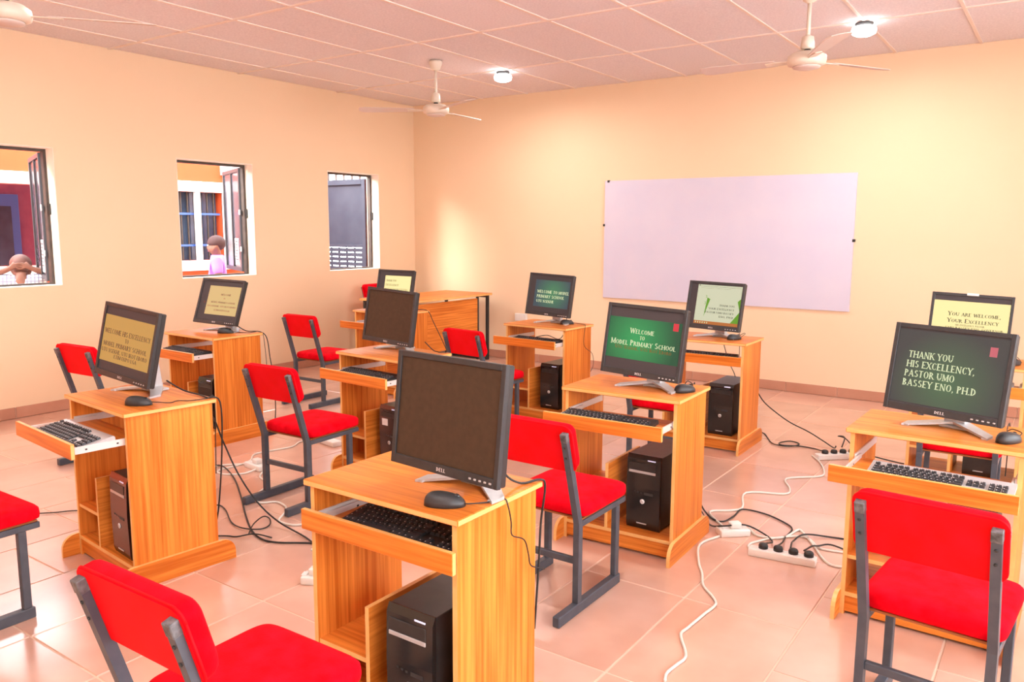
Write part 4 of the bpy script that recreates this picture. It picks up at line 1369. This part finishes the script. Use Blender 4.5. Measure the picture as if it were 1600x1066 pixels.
# ---- cables and power strips on the floor
def cable(name, pts, r, m_, label, z=.006, cat='cable', group=None):
    P_ = [(p[0], p[1], p[2] if len(p) > 2 else max(z, r + .0005)) for p in pts]
    c0 = Vector((P_[0][0], P_[0][1], 0))
    q_ = MB(); q_.tube([Vector(p) - c0 for p in P_], r, 6)
    o = q_.build(name, m_); o.location = c0
    return tag(o, label, cat, group)
W, K = M['cordw'], M['cordb']
cable('extension_cord', [(5.649, -5.114), (5.635, -5.067), (5.641, -5.005), (5.648, -4.948), (5.63, -4.898), (5.571, -4.8), (5.572, -4.738), (5.581, -4.607), (5.589, -4.5), (5.557, -4.441), (5.483, -4.359), (5.434, -4.248), (5.378, -4.147), (5.306, -3.952), (5.345, -3.80)], .0058, W, 'white cord winding down the floor to the bottom edge of the picture', cat='cord')
cable('extension_cord', [(5.426, -3.605), (5.495, -3.683), (5.599, -3.642), (5.631, -3.497), (5.66, -3.511), (5.742, -3.64), (5.83, -3.794), (5.887, -3.838), (5.96, -3.80)], .0055, W, 'white cord looping past the power strip to the right front desk', cat='cord')
cable('extension_cord', [(5.545, -3.885), (5.501, -3.845), (5.505, -3.777), (5.574, -3.661), (5.682, -3.566), (5.766, -3.656), (5.81, -3.671), (5.9, -3.651)], .0055, W, 'white cord leaving the left end of the near power strip', cat='cord')
cable('extension_cord', [(5.338, -2.089), (5.417, -2.212), (5.489, -2.396), (5.495, -2.527), (5.345, -2.688), (5.414, -2.864), (5.417, -2.979), (5.233, -3.084), (5.297, -3.331), (5.267, -3.414), (5.181, -3.502), (5.30, -3.65), (5.37, -3.73)], .0055, W, 'white zigzag cord running from the far power strip to the adaptor', cat='cord')
cable('power_cable', [(5.15, -3.80, .45), (5.16, -3.70, .28), (5.135, -3.55, .10), (5.13, -3.47), (5.224, -3.587), (5.288, -3.597), (5.306, -3.487), (5.308, -3.363), (5.426, -3.361), (5.548, -3.429), (5.606, -3.498), (5.608, -3.62), (5.633, -3.76, .03), (5.645, -3.885, .058)], .0042, K, 'black power cable from the middle desk to the second plug of the near strip')
cable('power_cable', [(5.10, -3.80, .30), (5.11, -3.66, .10), (5.126, -3.50), (5.249, -3.679), (5.351, -3.769, .05), (5.434, -3.693, .05), (5.521, -3.662, .012), (5.578, -3.73, .012), (5.585, -3.80, .03), (5.587, -3.893, .058)], .0042, K, 'black power cable crossing over the white adaptor to the first plug')
cable('power_cable', [(5.703, -3.877, .058), (5.68, -3.78, .04), (5.659, -3.667, .013), (5.682, -3.566, .018), (5.777, -3.498), (5.90, -3.484), (6.05, -3.6, .02)], .0042, K, 'black power cable of the third plug running to the right front desk')
cable('power_cable', [(5.760, -3.869, .058), (5.765, -3.75, .04), (5.775, -3.673, .018), (5.82, -3.63, .02), (5.92, -3.635), (6.05, -3.70, .02)], .0042, K, 'black power cable of the fourth plug running to the right front desk')
cable('power_cable', [(4.905, -1.93, .36), (4.93, -1.84, .27), (5.01, -1.815, .2), (5.101, -1.768, .13), (5.223, -1.754, .08), (5.339, -1.80, .04), (5.43, -1.90, .03), (5.468, -2.02, .075)], .0042, K, 'black cable slanting from the board desk to the far power strip')
cable('power_cable', [(4.84, -1.92, .25), (4.86, -1.80, .05), (4.90, -1.70), (5.018, -1.92), (5.088, -1.96), (5.16, -1.938), (5.19, -1.845), (5.117, -1.804), (5.068, -1.892), (5.107, -1.966, .012), (5.2, -1.899), (5.302, -1.905), (5.38, -2.02, .03), (5.43, -2.105, .06)], .0042, K, 'black cable with a loop on the floor behind the board desk')
cable('power_cable', [(5.505, -2.02, .075), (5.50, -1.93, .12), (5.44, -1.84, .10), (5.48, -1.80, .08), (5.60, -1.90, .03), (5.85, -1.95, .01), (6.0, -1.93, .01)], .0042, K, 'black cable arching over the far power strip plugs')
cable('power_cable', [(3.45, -5.33, .62), (3.30, -5.16, .58), (3.245, -5.065, .42), (3.303, -5.03, .26), (3.395, -4.992, .12), (3.513, -4.957, .03), (3.795, -4.994), (4.05, -5.15)], .0045, K, 'black cable slanting across the floor from the left desk')
cable('power_cable', [(2.9, -5.3, .01), (2.60, -4.75), (2.375, -4.545), (2.436, -4.514, .014), (2.676, -4.609), (2.977, -4.785), (3.247, -4.955), (3.444, -5.067), (3.581, -5.109), (3.676, -5.089), (3.807, -5.005), (3.95, -4.97)], .0045, K, 'thick black cable curving along the floor behind the left desk')
cable('power_cable', [(3.0, -5.2, .02), (2.976, -4.962), (3.071, -4.956), (3.267, -5.056), (3.392, -5.083, .012), (3.462, -5.033), (3.455, -4.97), (3.393, -4.921, .012), (3.35, -4.929, .014), (3.405, -5.029, .016), (3.49, -5.12, .014)], .0034, K, 'thin black cable with a small loop on the floor by the left desk')
cable('power_cable', [(3.351, -5.22), (3.407, -5.18), (3.452, -5.159), (3.513, -5.104, .016), (3.60, -5.07)], .0034, K, 'short black cable end lying near the left desk skid')
cable('extension_cord', [(2.50, -3.745, .012), (2.344, -3.821), (2.398, -3.945), (2.368, -4.078), (2.345, -4.213), (2.441, -4.319), (2.464, -4.427), (2.463, -4.569), (2.548, -4.593), (2.637, -4.514), (2.64, -4.41, .014)], .0055, W, 'white cord from the small strip looping behind the centre left chair', cat='cord')
cable('extension_cord', [(2.52, -4.37, .012), (2.45, -4.41), (2.39, -4.48), (2.36, -4.56), (2.40, -4.62)], .0055, W, 'short white cord coil at the left end of the adaptor', cat='cord')
cable('extension_cord', [(2.688, -4.395, .012), (2.768, -4.497), (2.898, -4.548), (2.976, -4.638), (3.041, -4.753), (3.144, -4.788), (3.208, -4.729), (3.309, -4.749), (3.393, -4.826, .013), (3.447, -4.904), (3.549, -4.903), (3.626, -4.848), (3.80, -4.93), (3.87, -5.06)], .0055, W, 'white zigzag cord under the centre left chair', cat='cord')
cable('thin_wire', [(2.25, -5.67), (2.33, -5.581), (2.404, -5.505), (2.469, -5.423), (2.60, -5.35), (2.95, -5.32)], .003, K, 'thin dark wire on the floor left of the left desk', cat='cord')

def strip(x0, y0, x1, y1, label, plugs=4, w=.056, h=.036, side=1):
    L = math.hypot(x1 - x0, y1 - y0)
    t = thing('power_strip', ((x0 + x1) / 2, (y0 + y1) / 2, 0), math.atan2(y1 - y0, x1 - x0), label, 'power strip', 'white power strips')
    q_ = MB(); q_.box(-L / 2, L / 2, -w / 2, w / 2, 0.0, h, bev=.005, seg=2); q_.build('casing', M['white'], t)
    for k in range(plugs):
        x = -L / 2 + L * (k + .95) / (plugs + .45)
        q_ = MB(); q_.lathe([(.021, h), (.0215, h + .014), (.018, h + .022), (.010, h + .026)], 14, c=(x, .004, 0)); p_ = q_.build('plug', M['cordb'], t)
    for k in range(plugs):
        x = -L / 2 + L * (k + .95) / (plugs + .45)
        q_ = MB(); q_.box(x - .022, x + .022, -w / 2 + .004, w / 2 - .004, h, h + .0015); q_.build('socket_face', M['printwhite'], t)
    return t
strip(5.525, -3.908, 5.815, -3.872, 'white power strip with four black plugs left of the right front desk')
strip(5.380, -2.145, 5.585, -1.955, 'far white power strip with four black plugs behind the right front desk')
def adaptor(x, y, a, label, L=.13, w=.075, h=.035, top=True):
    t = thing('adaptor', (x, y, 0), a, label, 'adaptor', 'white plug adaptors')
    q_ = MB(); q_.box(-L / 2, L / 2, -w / 2, w / 2, 0, h, bev=.006, seg=2); q_.build('casing', M['white'], t)
    if top:
        q_ = MB(); q_.box(-.02, .035, -.022, .022, h, h + .03, bev=.006, seg=2); q_.build('plug', M['white'], t)
    for sx in (-.04,):
        q_ = MB(); q_.box(sx - .012, sx + .012, -.018, .018, h, h + .002); q_.build('socket_face', M['printwhite'], t)
    return t
adaptor(5.385, -3.725, .75, 'white adaptor with a white plug beside the middle desk skid', L=.15)
adaptor(2.60, -4.39, -.1, 'white adaptor behind the centre left chair leg', L=.17)
adaptor(2.545, -3.74, -.15, 'plain white adaptor block left of the desk with the smaller switched-off monitor', L=.18, top=False)
adaptor(4.13, -5.27, .5, 'white adaptor just left of the nearest desk', L=.10, top=True)

# monitor / video leads hanging behind some desks
cable('video_cable', [(5.30, -5.60, .86), (5.345, -5.60, .78), (5.375, -5.56, .747), (5.40, -5.50, .747), (5.405, -5.478, .72), (5.385, -5.468, .60), (5.378, -5.468, .45), (5.36, -5.46, .25)], .0035, K, 'black lead falling off the back of the nearest desk')
cable('video_cable', [(1.75, -3.90, .80), (1.86, -3.88, .752), (1.95, -3.83, .747), (1.985, -3.800, .70), (2.0, -3.79, .556), (2.03, -3.79, .42), (2.04, -3.79, .2), (2.03, -3.80, .05)], .0035, K, 'black lead hanging behind the desk below the middle window')
cable('video_cable', [(1.76, -1.98, .747), (1.87, -1.955, .747), (1.915, -1.95, .715), (1.94, -1.945, .66), (2.0, -1.92, .53), (2.05, -1.89, .40), (2.11, -1.85, .2), (2.18, -1.82, .03), (2.28, -1.80)], .0035, K, 'black lead slanting off the far desk below the far window')
cable('video_cable', [(3.36, -1.96, .80), (3.34, -1.93, .70), (3.30, -1.96, .60), (3.22, -2.02, .63), (3.15, -2.08, .617)], .003, K, 'black lead drooping behind the far desk near the back wall')
cable('video_cable', [(4.62, -1.98, .80), (4.63, -1.92, .72), (4.68, -1.90, .55), (4.74, -1.93, .46), (4.76, -1.96, .40)], .003, K, 'black lead drooping behind the desk before the lilac board')
cable('video_cable', [(3.47, -3.80, .80), (3.52, -3.78, .75), (3.58, -3.80, .747), (3.62, -3.76, .72), (3.60, -3.73, .5), (3.55, -3.73, .1)], .003, K, 'black lead on the desk of the smaller switched-off monitor')
cable('video_cable', [(3.36, -5.42, .80), (3.42, -5.38, .757), (3.53, -5.37, .747), (3.60, -5.38, .745), (3.625, -5.335, .72), (3.60, -5.32, .5), (3.55, -5.32, .2), (3.45, -5.30, .03)], .0035, K, 'black lead behind the gold slide monitor at the left')
bpy.context.view_layer.update()
